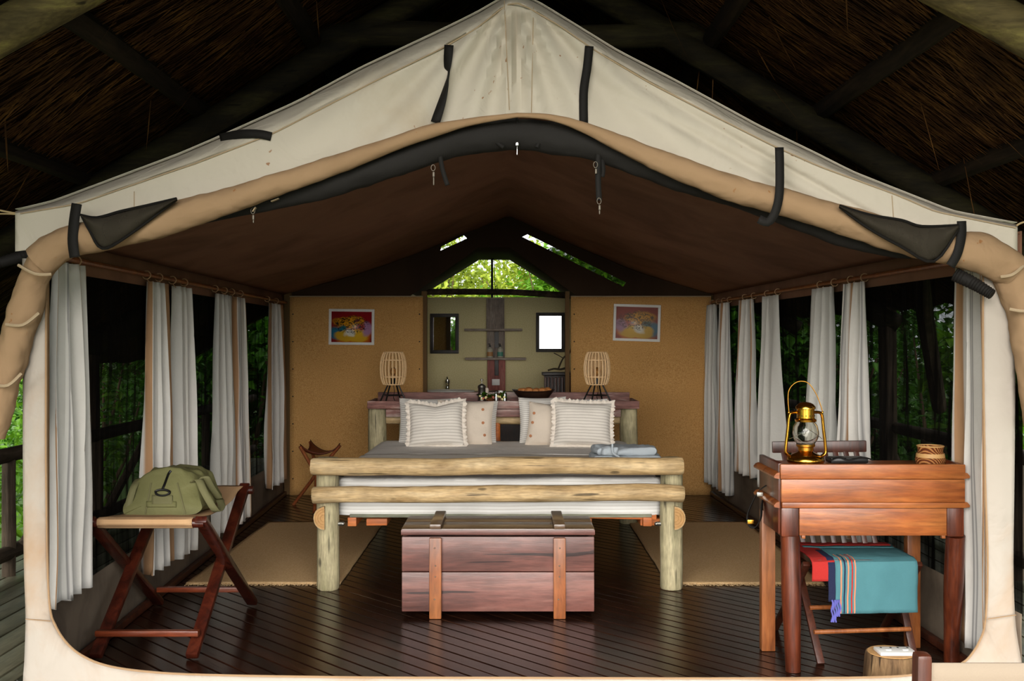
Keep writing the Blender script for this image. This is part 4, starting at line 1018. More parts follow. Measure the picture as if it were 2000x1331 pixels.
# flowers garland, bread bowl
g = thing('leaf_garland', 'small green leaf garland with pale flowers on the console between the pillows', 'garland', P(962, 786, 8.05))
bm = NB()
for k in range(46):
    p = Vector((P(936+52*random.random(), 0, 8.08).x, 8.08+random.uniform(-.03, .04), .968+random.uniform(-.005, .03))); d = Vector((random.uniform(-1, 1), random.uniform(-1, .2), random.uniform(-.1, .5))).normalized()*.055; s = d.cross(Vector((0, 0, 1))).normalized()*.018
    a, b, c_, e_ = [bm.verts.new(q_) for q_ in (p, p+d*.5+s, p+d, p+d*.5-s)]; bm.faces.new((a, b, c_, e_))
obj('leaves', bm, M['leaf_a'], g, False)
for px, m_ in ((938, 'flower'), (944, 'pinkf'), (950, 'flower'), (972, 'flower'), (980, 'flower'), (985, 'flower'), (963, 'pinkf'), (941, 'flower'), (976, 'flower')):
    bm = NB(); ico(bm, P(px+random.uniform(-1, 1), 777+random.uniform(-4, 3), 7.99), .011, 1, wob=.5); obj('blossom', bm, M[m_], g)
bx = P(1042, 0, 8.2).x
bw = thing('wooden_bowl', 'long dark wooden dugout bowl filled with bread rolls', 'bowl', (bx, 8.2, CZ))
bm = NB()
for (rs_, zz) in ():
    pass
V = []; pr = [(0, .0), (.35, .002), (.55, .018), (.8, .062), (1.0, .105), (.95, .105), (.76, .068), (.5, .045), (0, .04)]
n = 32
for r_, z_ in pr:
    V.append([bm.verts.new((bx+r_*.17*cos(2*pi*k/n)*(1+.04*noise.noise(Vector((k*.5, 0, 0)))), 8.2+r_*.11*sin(2*pi*k/n), CZ+z_+(.012*abs(cos(2*pi*k/n))**3 if r_ > .7 else 0))) for k in range(n)])
for a, b in zip(V, V[1:]):
    for k in range(n): bm.faces.new((a[k], a[(k+1) % n], b[(k+1) % n], b[k]))
bmesh.ops.remove_doubles(bm, verts=bm.verts[:], dist=.0001); obj('bowl_body', bm, M['bowlw'], bw)
for k, (dx, dy, s) in enumerate(((-.085, .0, .035), (-.035, -.02, .034), (-.04, .04, .03), (.02, .01, .034), (.07, -.015, .033), (.11, .01, .028), (.065, .04, .03), (.015, -.05, .026))):
    bm = NB(); ico(bm, (bx+dx, 8.2+dy, CZ+.102+.004*(k % 3)), s, 3, (1.15, .95, .72), .25)
    lab = ['round golden bread roll at the left end of the bowl', 'bread roll in front, second from the left of the bowl', 'bread roll behind, left half of the bowl', 'bread roll in the centre of the bowl', 'bread roll in front, right half of the bowl', 'small bread roll at the right end of the bowl', 'bread roll behind, right half of the bowl', 'small bread roll low in the front centre of the bowl'][k]
    tag(obj('bread_roll', bm, M['bread']), lab, 'bread', 'bread rolls in the wooden bowl')

# ---------------------------------------------------------------- pictures on tan panels
def art(name, flip, wash):
    x = NT(name); c = x.n('ShaderNodeTexCoord'); uv = c.outputs['UV']
    nz = x.n('ShaderNodeTexNoise'); nz.inputs['Scale'].default_value = 3.5; nz.inputs['Detail'].default_value = 4; x.l(uv, nz.inputs[0])
    mp = x.n('ShaderNodeVectorMath', operation='MULTIPLY_ADD'); x.l(nz.outputs['Color'], mp.inputs[0]); mp.inputs[1].default_value = (.28, .28, 0); mp.inputs[2].default_value = (-.14, -.14, 0)
    ad = x.n('ShaderNodeVectorMath', operation='ADD'); x.l(uv, ad.inputs[0]); x.l(mp.outputs[0], ad.inputs[1]); w = ad.outputs[0]
    def blob(cx, cy, r, s, soft=.06, sq=(1, 1)):
        v = x.n('ShaderNodeVectorMath', operation='SUBTRACT'); x.l(w, v.inputs[0]); v.inputs[1].default_value = (cx, cy, 0)
        v2 = x.n('ShaderNodeVectorMath', operation='MULTIPLY'); x.l(v.outputs[0], v2.inputs[0]); v2.inputs[1].default_value = (sq[0], sq[1], 0)
        l = x.n('ShaderNodeVectorMath', operation='LENGTH'); x.l(v2.outputs[0], l.inputs[0])
        return x.ramp(l.outputs['Value'], [(max(0, r-soft), 1.), (r, 0.)])
    col = lin('a01a22')
    f = (lambda a: 1-a) if flip else (lambda a: a)
    for cx, cy, r, cc_, sq in ((.5, .30, .52, 'd4701c', (1, 1.1)), (f(.42), .66, .34, 'e2a01c', (.8, 1.6)), (f(.15), .3, .24, '2a7ea0', (1, 1)), (f(.5), .22, .36, 'e8b830', (.8, 1.6)), (f(.88), .42, .2, 'b88ab0', (1.2, .8)),
                                (f(.45), .32, .17, 'f2eee0', (1, 1)), (f(.27), .48, .11, '20707c', (1, 1)), (f(.7), .5, .12, 'b03a30', (1, 1)), (f(.62), .7, .10, '5c1a3a', (1, 1.6)), (f(.14), .62, .1, '301020', (2, 1))):
        col = x.mix(blob(cx, cy, r, 0, .07, sq), col, lin(cc_))
    n2 = x.n('ShaderNodeTexNoise'); n2.inputs['Scale'].default_value = 7; n2.inputs['Detail'].default_value = 3; n2.inputs['Distortion'].default_value = 2; x.l(uv, n2.inputs[0])
    k = x.ramp(n2.outputs['Fac'], [(.45, 0.), (.47, 1.), (.53, 1.), (.55, 0.)]); msk = blob(.48, .58, .44, 0, .1, (.9, 1.3))
    mm = x.n('ShaderNodeMath', operation='MULTIPLY'); x.l(k, mm.inputs[0]); x.l(msk, mm.inputs[1]); col = x.mix(mm.outputs[0], col, lin('1c0c14'))
    if wash: col = x.mix(.30, col, lin('c8bcae'))
    return x.base(col, .35, 0, .5)
def picture(label, box_, m, name='framed_painting', tilt=0):
    a = P(box_[0], box_[1], D9-.03); b = P(box_[2], box_[3], D9-.03); cx_, cz_ = (a.x+b.x)/2, (a.z+b.z)/2; w, h = b.x-a.x, a.z-b.z
    t = thing(name, label, 'painting', (cx_, D9-.03, cz_-h/2))
    R = Matrix.Rotation(tilt, 4, 'Y'); T = Matrix.Translation((cx_, D9-.022, cz_)) @ R
    fw = .024
    bm = NB()
    for sx_, sz_, ww, hh in ((0, h/2-fw/2, w, fw), (0, -h/2+fw/2, w, fw), (-w/2+fw/2, 0, fw, h-2*fw+.001), (w/2-fw/2, 0, fw, h-2*fw+.001)): box(bm, (sx_, 0, sz_), (ww, .022, hh), .003)
    bm.transform(T); obj('frame', bm, M['frame'], t)
    bm = NB(); grid(bm, lambda u, v: Vector((-w/2+.02+(w-.04)*u, .004, -h/2+.02+(h-.04)*v)), 1, 1); bm.transform(T); solid(obj('canvas_print', bm, m, t), .004, 0)
picture('vivid red and yellow abstract painting in white frame on left tan panel', (642, 604, 731, 674), art('abstract_paint_left', False, False), tilt=.01)
picture('paler washed-out abstract painting in white frame on right tan panel', (1198, 595, 1290, 667), art('abstract_paint_right', True, True), tilt=.03)

# ---------------------------------------------------------------- washroom furnishings
def mirror(label, b, cat='mirror', tilt=(0, 0)):
    d = DB-.05; a = P(b[0], b[1], d); c = P(b[2], b[3], d); cx_, cz_ = (a.x+c.x)/2, (a.z+c.z)/2; w, h = c.x-a.x, a.z-c.z
    t = thing('wall_mirror', label, cat, (cx_, d, cz_-h/2)); fw = .038
    T = Matrix.Translation((cx_, d, cz_)) @ Matrix.Rotation(tilt[0], 4, 'X') @ Matrix.Rotation(tilt[1], 4, 'Z')
    bm = NB()
    for sx_, sz_, ww, hh in ((0, h/2-fw/2, w, fw), (0, -h/2+fw/2, w, fw), (-w/2+fw/2, 0, fw, h-2*fw+.001), (w/2-fw/2, 0, fw, h-2*fw+.001)): box(bm, (sx_, 0, sz_), (ww, .024, hh), .004)
    bm.transform(T); obj('frame', bm, M['darkframe'], t)
    bm = NB(); grid(bm, lambda u, v: Vector((-w/2+.03+(w-.06)*u, .003, -h/2+.03+(h-.06)*v)), 1, 1); bm.transform(T); obj('mirror_glass', bm, M['mirror'], t)
mirror('dark-framed mirror left of the washroom shelf reflecting foliage', (840, 613, 896, 691), tilt=(0, .0))
mirror('dark-framed mirror right of the washroom shelf reflecting white sky', (1047, 611, 1103, 688), tilt=(-.012, -.04))
sh = thing('plank_shelf', 'tall weathered plank with two cross shelves on the washroom wall', 'shelf', P(968, 785, 11.42))
d = 11.43
def pb(bm, x0, y0, x1, y1, d, th, bev=.004, wob=0):
    a = P(x0, y0, d); b = P(x1, y1, d); box(bm, ((a.x+b.x)/2, d, (a.z+b.z)/2), (abs(b.x-a.x), th, abs(a.z-b.z)), bev, wob=wob)
bm = NB(); pb(bm, 950, 583, 985, 648, d, .04); obj('upper_plank', bm, M['shelfw'], sh)
bm = NB(); pb(bm, 951, 648, 966, 702, d, .04); pb(bm, 974, 648, 986, 702, d, .04); pb(bm, 966, 680, 974, 702, d, .038); obj('middle_plank', bm, M['shelfw'], sh)
bm = NB(); pb(bm, 952, 702, 966, 763, d, .04); pb(bm, 974, 702, 987, 763, d, .04); pb(bm, 966, 734, 974, 763, d, .038); obj('lower_plank', bm, M['shelfr'], sh)
bm = NB(); pb(bm, 955, 600, 984, 760, d+.024, .006, .001); obj('slot_shade_strip', bm, M['bowlw'], sh)  # dark strip added behind the slots to stand for their shade
for y0, x0, x1 in ((645, 907, 1021), (701, 909, 1027)):
    bm = NB(); a = P(x0, y0, d-.1); b = P(x1, y0, d-.1); box(bm, ((a.x+b.x)/2, d-.09, a.z), (b.x-a.x, .17, .024), .006, wob=.008); obj('shelf_board', bm, M['shelfx'], sh)
sb = P(0, 701, d-.1).z+.013
for px, m_, lab in ((957, 'label_o', 'pump bottle with an orange label on the lower cross shelf'), (977, 'label_t', 'pump bottle with a teal label on the lower cross shelf')):
    xx = (px-1000)*(d-.11)/F; t = thing('soap_bottle', lab, 'bottle', (xx, d-.11, sb), 0, 'soap bottles on the cross shelf')
    bm = NB(); lathe(bm, [(0, 0), (.030, 0), (.032, .004), (.032, .085), (.026, .1), (.012, .106), (.012, .115), (0, .115)], (xx, d-.11, sb), 20); obj('bottle_body', bm, M['bottle'], t)
    bm = NB(); lathe(bm, [(.0325, .015), (.0325, .06), (.0320, .06)], (xx, d-.11, sb), 20); obj('printed_band', bm, M[m_], t)
    bm = NB(); lathe(bm, [(0, .115), (.011, .115), (.011, .13), (.004, .132), (.004, .145), (0, .145)], (xx, d-.11, sb), 12); bar(bm, (xx, d-.11, sb+.147), (xx-.02, d-.13, sb+.145), .008, .008, .002); obj('pump', bm, M['blackplast'], t)
sp = thing('socket_plate', 'white wall socket plate on the red lower plank', 'socket', P(968, 752, 11.4))
bm = NB(); pb(bm, 961, 741, 976, 753, 11.4, .012, .003); obj('plate', bm, M['white'], sp)
bm = NB(); pb(bm, 964, 744, 967, 750, 11.392, .006, .001); obj('switch', bm, M['white'], sp)
# vanity
VZ = .86
va = thing('vanity_counter', 'low washroom vanity counter carrying the basin behind the console', 'counter', (-.17, 11.15, 0))
bm = NB(); box(bm, (-.17, 11.17, VZ-.02), (1.62, .56, .04), .005); obj('counter_top', bm, M['chairw'], va)
bm = NB(); box(bm, (-.17, 11.2, .41), (1.5, .46, .80), .005); obj('cabinet_body', bm, M['chairw'], va)
ba = thing('wash_basin', 'white ceramic wash basin set on the vanity counter', 'basin', P(877, 771, 11.1))
cx_ = P(877, 0, 11.1).x
bm = NB(); V = []
for r_, z_ in ((.9, 0), (1, .01), (1, .022), (.94, .024), (.88, .012), (.6, .004), (0, .003)):
    V.append([bm.verts.new((cx_+r_*.27*cos(2*pi*k/32), 11.13+r_*.19*sin(2*pi*k/32), VZ+z_)) for k in range(32)])
for a, b in zip(V, V[1:]):
    for k in range(32): bm.faces.new((a[k], a[(k+1) % 32], b[(k+1) % 32], b[k]))
bmesh.ops.remove_doubles(bm, verts=bm.verts[:], dist=.0001); obj('bowl_rim', bm, M['ceramic'], ba)
fa = thing('tap', 'chrome mixer tap standing behind the white basin', 'tap', P(874, 769, 11.35))
fx = P(874, 0, 11.36).x
bm = NB(); lathe(bm, [(0, 0), (.03, 0), (.028, .01), (.02, .03), (.02, .08), (.026, .1), (.024, .125), (0, .135)], (fx, 11.36, VZ), 16); obj('tap_body', bm, M['chrome'], fa)
bm = NB(); tube(bm, spl([(fx, 11.35, VZ+.06), (fx, 11.27, VZ+.085), (fx, 11.22, VZ+.06)], 8), .012, 8); obj('spout', bm, M['chrome'], fa)
bm = NB(); bar(bm, (fx, 11.36, VZ+.13), (fx+.0, 11.30, VZ+.155), .014, .01, .003); obj('lever', bm, M['chrome'], fa)
# clutter on the console rear, centre
def jar(name, label, px, d, z, prof, mat, cat, seg=18, parts=()):
    xx = (px-1000)*d/F; t = thing(name, label, cat, (xx, d, z)); bm = NB(); lathe(bm, prof, (xx, d, z), seg); obj('body', bm, M[mat], t)
    for nm, pf, mt in parts: bm = NB(); lathe(bm, pf, (xx, d, z), seg); obj(nm, bm, M[mt], t)
    return t
DT = 8.31
tr = thing('serving_tray', 'pale tray holding cups and shakers on the middle of the console', 'tray', ((966-1000)*DT/F, DT, CZ))
bm = NB(); box(bm, ((968-1000)*DT/F, DT, CZ+.006), (.22, .13, .010), .004); obj('tray_plate', bm, M['ceramic'], tr)
bm = NB(); tube(bm, [Vector(((968-1000)*DT/F+.11*sx_, DT+.065*sy_, CZ+.014)) for sx_, sy_ in ((-1, -1), (1, -1), (1, 1), (-1, 1), (-1, -1))], .005, 6, cap=False); obj('tray_rim', bm, M['ceramic'], tr)
TZ = CZ+.0115
jar('coffee_press', 'tall metal and glass coffee press left of the tray', 941, 8.33, CZ, [(0, 0), (.034, 0), (.034, .02), (.03, .03), (.03, .12), (.034, .125), (.03, .14), (.012, .15), (.004, .155), (.004, .175), (.012, .18), (.010, .192), (0, .194)], 'steel', 'press', 18, (('handle_collar', [(.0, .06), (.037, .06), (.037, .075), (0, .075)], 'blackplast'),))
jar('woven_cup', 'small woven cup on the tray beside the coffee press', 957, 8.32, TZ, [(0, 0), (.028, 0), (.034, .05), (.030, .05), (.026, .01), (0, .008)], 'basket', 'cup')
jar('steel_shaker', 'slim steel shaker on the tray left of the red jar', 969, 8.29, TZ, [(0, 0), (.018, 0), (.018, .06), (.014, .075), (0, .08)], 'chrome', 'shaker')
jar('steel_shaker', 'slim steel shaker on the tray right of the red jar', 986, 8.29, TZ, [(0, 0), (.018, 0), (.018, .06), (.014, .075), (0, .08)], 'chrome', 'shaker')
jar('spice_jar', 'reddish glass jar with white lid between the two steel shakers', 978, 8.33, TZ, [(0, 0), (.026, 0), (.026, .06), (.018, .068), (0, .068)], 'leather', 'jar', 18, (('lid', [(0, .0685), (.02, .0685), (.019, .088), (0, .09)], 'white'),))
jar('glass_jar', 'beige glass jar just behind the coffee press', 948, 8.38, CZ, [(0, 0), (.026, 0), (.028, .11), (.02, .12), (0, .12)], 'linen', 'jar')
jar('steel_canister', 'small steel canister beside the slatted cabinet on the console', 1062, 8.385, CZ, [(0, 0), (.02, 0), (.02, .075), (.014, .095), (0, .10)], 'steel', 'canister')
# slatted cabinet
cb = thing('slatted_cabinet', 'dark slatted wooden cabinet at the right of the washroom counter', 'cabinet', (P(1088, 0, 10.6).x, 10.6, 0))
xa, xb = P(1062, 0, 10.5).x, P(1122, 0, 10.5).x
bm = NB(); box(bm, ((xa+xb)/2, 10.62, .53), (xb-xa-.02, .2, 1.05), .004); obj('carcass', bm, M['bowlw'], cb)
for k in range(9):
    w = (xb-xa)/9; bm = NB(); box(bm, (xa+w*(k+.5), 10.505, .53), (w*.7, .03, 1.03), .01); obj('slat', bm, M['chairw'], cb)
bm = NB(); box(bm, ((xa+xb)/2, 10.60, 1.075), (xb-xa+.03, .28, .03), .006); obj('top_board', bm, M['bowlw'], cb)
br = thing('driftwood_branch', 'dry branching twig lying on top of the slatted cabinet', 'branch', (P(1085, 0, 10.55).x, 10.55, 1.092))
bm = NB(); tube(bm, spl([P(1070, 724, 10.55), P(1082, 721, 10.55), P(1095, 722, 10.55), P(1108, 718, 10.55)], 10), .011, 6, .4); tube(bm, spl([P(1090, 722, 10.55), P(1100, 700, 10.55), P(1112, 690, 10.55), P(1118, 672, 10.55)], 10), .008, 6, .4); tube(bm, spl([P(1100, 700, 10.55), P(1090, 694, 10.52), P(1082, 690, 10.5)], 6), .005, 6, .3); obj('twig', bm, M['branch'], br)

# ---------------------------------------------------------------- desk, right
dk = thing('writing_desk', 'reddish-brown wooden writing desk with turned legs at front right', 'desk', (1.52, 4.6, 0))
DF = 4.46
def dkx(px): return (px-1000)*DF/F
def dz(py): return CH+(665.5-py)*DF/F
DX0, DX1 = dkx(1523), dkx(1884); DBK = 4.84
bm = NB(); pb(bm, 1523, 907, 1884, 936, DF+.012, .024, .006); obj('top_board', bm, M['desk'], dk)
bm = NB(); pb(bm, 1525, 936.5, 1883, 981, DF+.014, .022, .003); obj('middle_board', bm, M['desk'], dk)
bm = NB(); pb(bm, 1560, 992.5, 1851, 1046, DF+.02, .022, .003); obj('apron_board', bm, M['desk'], dk)
bm = NB(); pb(bm, 1526, 981.5, 1884, 992, DF+.010, .028, .003); obj('ledge', bm, M['desk'], dk)
for py in (930, 987):
    for s, xx in ((-1, DX0), (1, DX1)):
        bm = NB(); bm2 = [Vector((xx-s*.0, 0, 0))]
        prof_ = [(0, .014), (.014*s, .010), (.024*s, -.002), (.022*s, -.010), (0, -.014)]
        poly(bm, [Vector((xx+a, DF+.002, dz(py)+b)) for a, b in prof_], DBK-DF-.0); obj('moulding', bm, M['desk'], dk)
for s, xx in ((0, DX0+.012), (1, DX1-.012)):
    bm = NB(); box(bm, (xx, (DF+DBK)/2+.012, (dz(907)+dz(1046))/2), (.022, DBK-DF-.03, dz(907)-dz(1046)), .004); obj('side_board', bm, M['deskz'], dk)
bm = NB(); box(bm, ((DX0+DX1)/2, (DF+DBK)/2+.01, .848), (DX1-DX0-.05, DBK-DF-.03, .02), .003); obj('desktop', bm, M['desk'], dk)
bm = NB(); box(bm, ((DX0+DX1)/2, (DF+DBK)/2+.01, .64), (DX1-DX0-.05, DBK-DF-.04, .016), .003); obj('drawer_floor', bm, M['deskz'], dk)
for a, b in ((1526, 1561), (1850, 1884)):
    bm = NB(); box(bm, ((dkx(a)+dkx(b))/2, DF+.038, (dz(992.5)+dz(1050))/2), (dkx(b)-dkx(a), .075, dz(992.5)-dz(1050)), .010); obj('corner_block', bm, M['deskz'], dk)
def turned(px_t, px_b, yb, dt, db, r):
    a = Vector(((px_t-1000)*dt/F, dt, dz(1050))); b = Vector(((px_b-1000)*db/F, db, 0)); n = 14; bm = NB()
    rr = [r*(1.0 if t < .05 else .96+.08*sin(pi*min(1, t*1.4))-.30*max(0, t-.45)) for t in [i/n for i in range(n+1)]]
    tube(bm, [a+(b-a)*i/n for i in range(n+1)], rr, 20); obj('leg', bm, M['deskz'], dk)
turned(1543, 1549, 0, DF+.04, 4.47, .040); turned(1866, 1858, 0, DF+.04, 4.60, .040)
for a, b, d_, in ((1484, 1511, 4.75), (1769, 1795, 4.80)):
    x0, x1 = (a-1000)*d_/F, (b-1000)*d_/F; bm = NB(); box(bm, ((x0+x1)/2+.01, d_+.03, .32), (x1-x0, .05, .64), .005); obj('rear_leg', bm, M['strapwood'], dk)
for a in (1565, 1838):
    bm = NB(); pb(bm, a, 1046, a+7, 1052, DF+.02, .02, .002); obj('peg', bm, M['desk'], dk)
# strap hanging at the left end of the desk
sr = thing('binocular_strap', 'black strap with a yellow tag hanging from the left end of desk', 'strap', P(1478, 1030, 4.72))
def rib3(path, w, hw, m, name, parent, n=30):
    return ribbon([(p, Vector(w)*hw) for p in spl(path, n)], 0, m, name, parent)
rib3([P(1512, 940, 4.70), P(1498, 948, 4.70), P(1482, 960, 4.70), P(1468, 985, 4.71), P(1460, 1008, 4.72), P(1464, 1026, 4.72), P(1476, 1030, 4.73), P(1486, 1012, 4.74), P(1488, 985, 4.75), P(1496, 962, 4.76), P(1510, 950, 4.76)], (.5, .6, .3), .012, M['black_web'], 'webbing_loop', sr)
bm = NB(); pb(bm, 1460, 1016, 1472, 1024, 4.705, .006, .001); obj('yellow_tag', bm, M['brass'], sr)
bm = NB(); pb(bm, 1478, 962, 1490, 970, 4.69, .012, .002); obj('buckle', bm, M['steel'], sr)
cm = thing('binocular_case', 'black case with a strap lying behind the lantern on desk', 'case', ((1655-1000)*4.7/F, 4.72, .8585))
bm = NB(); box(bm, ((1655-1000)*4.72/F, 4.73, .8665+.006), (.17, .09, .026), .01); obj('case_body', bm, M['blackplast'], cm)
rib3([P(1622, 900, 4.68), P(1640, 894, 4.68), P(1660, 899, 4.67), P(1685, 894, 4.68), P(1705, 899, 4.7)], (.1, .8, .2), .008, M['black_web'], 'carry_strap', cm)
# lantern
LD = 4.60; lx = (1573.5-1000)*LD/F; LZ = .8585
la = thing('hurricane_lantern', 'brass hurricane lantern with wire handle standing on the desk', 'lantern', (lx, LD, LZ))
s_ = LD/F
def LP(r, py): return (r*s_, CH+(665.5-py)*s_-LZ)
bm = NB(); lathe(bm, [(0, 0), LP(34, 904.5), LP(36, 900), LP(34, 893), LP(26, 888), LP(16, 884), LP(12, 880), (0, LP(0, 880)[1])], (lx, LD, LZ), 28); obj('oil_tank', bm, M['brass'], la)
bm = NB(); lathe(bm, [LP(10, 884), LP(15, 880), LP(15, 874), LP(18, 872), LP(18, 868), (0, LP(0, 868)[1])], (lx, LD, LZ), 24); obj('burner', bm, M['brassd'], la)
bm = NB(); lathe(bm, [LP(17, 868), LP(23, 858), LP(25, 846), LP(23, 832), LP(16, 822), LP(15, 822.5), LP(22, 833), LP(24, 846), LP(22, 857), LP(16, 867.5)], (lx, LD, LZ), 28); obj('glass_globe', bm, M['glass'], la)
bm = NB(); lathe(bm, [(0, LP(0, 826)[1]), LP(20, 824), LP(21, 820), LP(17, 817), LP(17, 800), LP(19, 799), LP(19, 795), LP(15, 790), LP(10, 787), LP(5, 786), (0, LP(0, 785)[1])], (lx, LD, LZ), 24)
obj('chimney_cap', bm, M['brass'], la)
for k in range(6):
    bm = NB(); a = -pi/2+(k-2.5)*.45; ico(bm, (lx+17.3*s_*cos(a), LD+17.3*s_*sin(a), LZ+LP(0, 812)[1]), .0028, 1); obj('vent_hole', bm, M['blackmet'], la)
for s in (-1, 1):
    def L2(dx, py, dy=0): return Vector((lx+s*dx*s_, LD+dy, LZ+LP(0, py)[1]))
    bm = NB(); tube(bm, spl([L2(15, 806), L2(26, 806), L2(32, 812), L2(35, 840), L2(38.5, 872), L2(38, 886), L2(28, 893)], 24), .0085, 10, ell=.8); obj('side_tube', bm, M['brass'], la)
    bm = NB(); ico(bm, L2(33, 806), .007, 2, (.7, .7, 1)); obj('handle_lug', bm, M['brass'], la)
    bm = NB(); tube(bm, spl([L2(32, 858), L2(20, 850, -.03), L2(0, 838, -.058)], 10), .0012, 5); tube(bm, spl([L2(24, 836), L2(22, 850, -.03), L2(12, 862, -.05), L2(0, 866, -.055)], 10), .0012, 5); obj('guard_wire', bm, M['steel'], la)
bm = NB(); tube(bm, spl([P(1541, 806, LD), P(1539, 782, LD), P(1541, 762, LD), P(1552, 749, LD), P(1566, 745, LD), P(1580, 750, LD), P(1594, 770, LD), P(1602, 790, LD), P(1607, 806, LD)], 30), .0022, 6); obj('wire_handle', bm, M['brassd'], la)
# woven pot
jp = thing('woven_basket', 'small round woven basket pot on the right end of desk', 'basket', ((1817-1000)*4.62/F, 4.62, LZ))
bm = NB(); lathe(bm, [(0, 0), (.05, 0), (.062, .012), (.064, .03), (.056, .052), (.052, .066), (.056, .086), (.052, .086), (.047, .066), (.054, .03), (.046, .012), (0, .01)], ((1817-1000)*4.62/F, 4.62, LZ), 32); obj('body', bm, M['basket'], jp)
bm = NB(); lathe(bm, [(.0612, .036), (.0600, .048), (.0585, .056), (.057, .056), (.059, .036)], ((1817-1000)*4.62/F, 4.62, LZ), 32); obj('pale_band', bm, M['basket_l'], jp)
bm = NB(); tube(bm, [Vector(((1817-1000)*4.62/F+.055*cos(a), 4.62+.055*sin(a), LZ+.087)) for a in [2*pi*i/28 for i in range(29)]], .0035, 6, cap=False); obj('rim', bm, M['basket_l'], jp)

# ---------------------------------------------------------------- chair behind desk
cr = thing('folding_chair', 'dark slatted folding wooden chair tucked behind the desk', 'chair', (1.5, 4.9, 0))
SZ = .445
bm = NB(); a = P(1508, 874, 5.08); b = P(1692, 872, 5.02)
bmv = bar(bm, a, b, .055, .022, .006, (0, 1, 0)); obj('top_rail', bm, M['chairw'], cr)
for k in range(8):
    t = (k+.5)/8; top = a+(b-a)*(.06+.88*t); bot = Vector((1.345+.38*t*1.0, 4.93-.02*t, SZ+.01)); bm = NB(); bar(bm, top-Vector((0, 0, .01)), bot, .024, .012, .003, (0, 1, 0)); obj('back_slat', bm, M['chairw'], cr)
for k in range(7):
    y = 4.60+.052*k; bm = NB(); box(bm, (1.545, y, SZ), (.42, .038, .014), .003); obj('seat_slat', bm, M['chairw'], cr)
for x_ in (1.345, 1.745):
    bm = NB(); bar(bm, (x_, 4.58, SZ-.022), (x_, 4.96, SZ-.022), .02, .03, .003); obj('seat_rail', bm, M['chairw'], cr)
for p, q_ in (((1.318, 4.92, SZ), (1.345, 4.57, .0)), ((1.775, 4.92, SZ), (1.785, 4.66, .0)), ((1.30, 4.63, SZ-.02), (1.28, 5.12, .0)), ((1.795, 4.63, SZ-.02), (1.81, 5.12, 0))):
    bm = NB(); bar(bm, p, q_, .032, .022, .004, (0, 1, 0)); obj('leg', bm, M['chairw'], cr)
for z_, y_ in ((.12, 4.64), (.21, 4.71)):
    bm = NB(); tube(bm, [Vector((1.335, y_, z_)), Vector((1.78, y_+.05, z_))], .010, 8); obj('stretcher', bm, M['strapwood'], cr)
# throw on the seat
cl = thing('woven_throw', 'turquoise woven throw with red edge draped over the chair seat', 'throw', (1.54, 4.72, SZ))
TX0, TX1 = 1.33, 1.762
def ft(u, v):
    X = TX0+(TX1-TX0)*u
    L = v*.58
    if L < .34: y = 4.93-L; z = SZ+.013+.003*noise.noise(Vector((u*6, v*8, 0)))
    else:
        t = L-.34; y = 4.575-.012*min(1, t/.03)+.006*noise.noise(Vector((u*7, v*4, 2)))-(.004); z = SZ+.013-.006-t*.95
    return Vector((X+.004*noise.noise(Vector((v*9, u, 0))), y, z+(.008*(u-.5) if L > .34 else 0)))
for nm, u0, u1, m_ in (('turquoise_field', .17, 1, 'turq'),):
    bm = NB(); grid(bm, ft, 24, 30, u0, u1, 0, 1); solid(obj(nm, bm, M[m_], cl), .003, 0)
bm = NB(); grid(bm, ft, 8, 30, -.06, .17, 0, .74); solid(obj('red_border', bm, M['red'], cl), .003, 0)
bm = NB(); grid(bm, ft, 6, 26, .10, .17, .30, .90); solid(obj('navy_border', bm, M['navy'], cl), .004, .3)
bm = NB(); grid(bm, lambda u, v: ft(u, v)+Vector((0, 0, .003)), 24, 6, 0.02, .98, 0.0, .12)
solid(obj('red_rear_border', bm, M['red'], cl), .002, 0)
bm = NB(); grid(bm, lambda u, v: ft(u, v)+Vector((0, 0, .003)), 24, 3, 0.02, .98, 0.14, .20)
solid(obj('teal_zigzag', bm, M['turq'], cl), .002, 0)
for u0, m_ in ((.22, 'orangec'), (.255, 'navy'), (.29, 'orangec'), (.33, 'red'), (.36, 'orangec')):
    bm = NB(); grid(bm, lambda u, v: ft(u, v)+Vector((0, -.0028, .002)), 1, 24, u0, u0+.014, .45, 1); obj('woven_stripe', bm, M[m_], cl)
for k in range(5):
    p = ft(.13+.02*k, .92)+Vector((0, -.01, .02)); bm = NB()
    tube(bm, [p+Vector((.004*sin(i*1.3+k), .003*cos(i+k), -.012*i)) for i in range(9 if k < 3 else 7)], .004, 5, .4); obj('tassel', bm, M['tassel'], cl)

# ---------------------------------------------------------------- stump with socket, foreground chair
su = thing('log_stump', 'short round log stump standing under the right side of the desk', 'stump', ((1737-1000)*4.42/F, 4.42, 0))
ux = (1740-1000)*4.36/F
bm = NB(); V = lathe(bm, [(0, 0), (.112, 0), (.108, .05), (.105, .09), (.102, .112), (.096, .114), (0, .114)], (ux, 4.36, 0), 28)
for v in bm.verts: 
    if v.co.z > .01: v.co.x += .006*noise.noise(v.co*14); v.co.y += .006*noise.noise(v.co*14+Vector((5, 0, 0)))
obj('stump_body', bm, M['stump'], su)
bm = NB(); lathe(bm, [(0, .1145), (.095, .1145), (.093, .117), (0, .117)], (ux, 4.36, 0), 28); obj('cut_face', bm, M['logend'], su)
so_ = thing('floor_socket', 'white double power socket fixed on top of the log stump', 'socket', (ux+.01, 4.34, .1172))
bm = NB(); box(bm, (ux+.01, 4.34, .1245), (.15, .09, .014), .004); obj('plate', bm, M['white'], so_)
for dx in (-.03, .04):
    bm = NB(); box(bm, (ux+.01+dx, 4.335, .1325), (.022, .014, .004), .001); obj('switch', bm, M['ceramic'], so_)
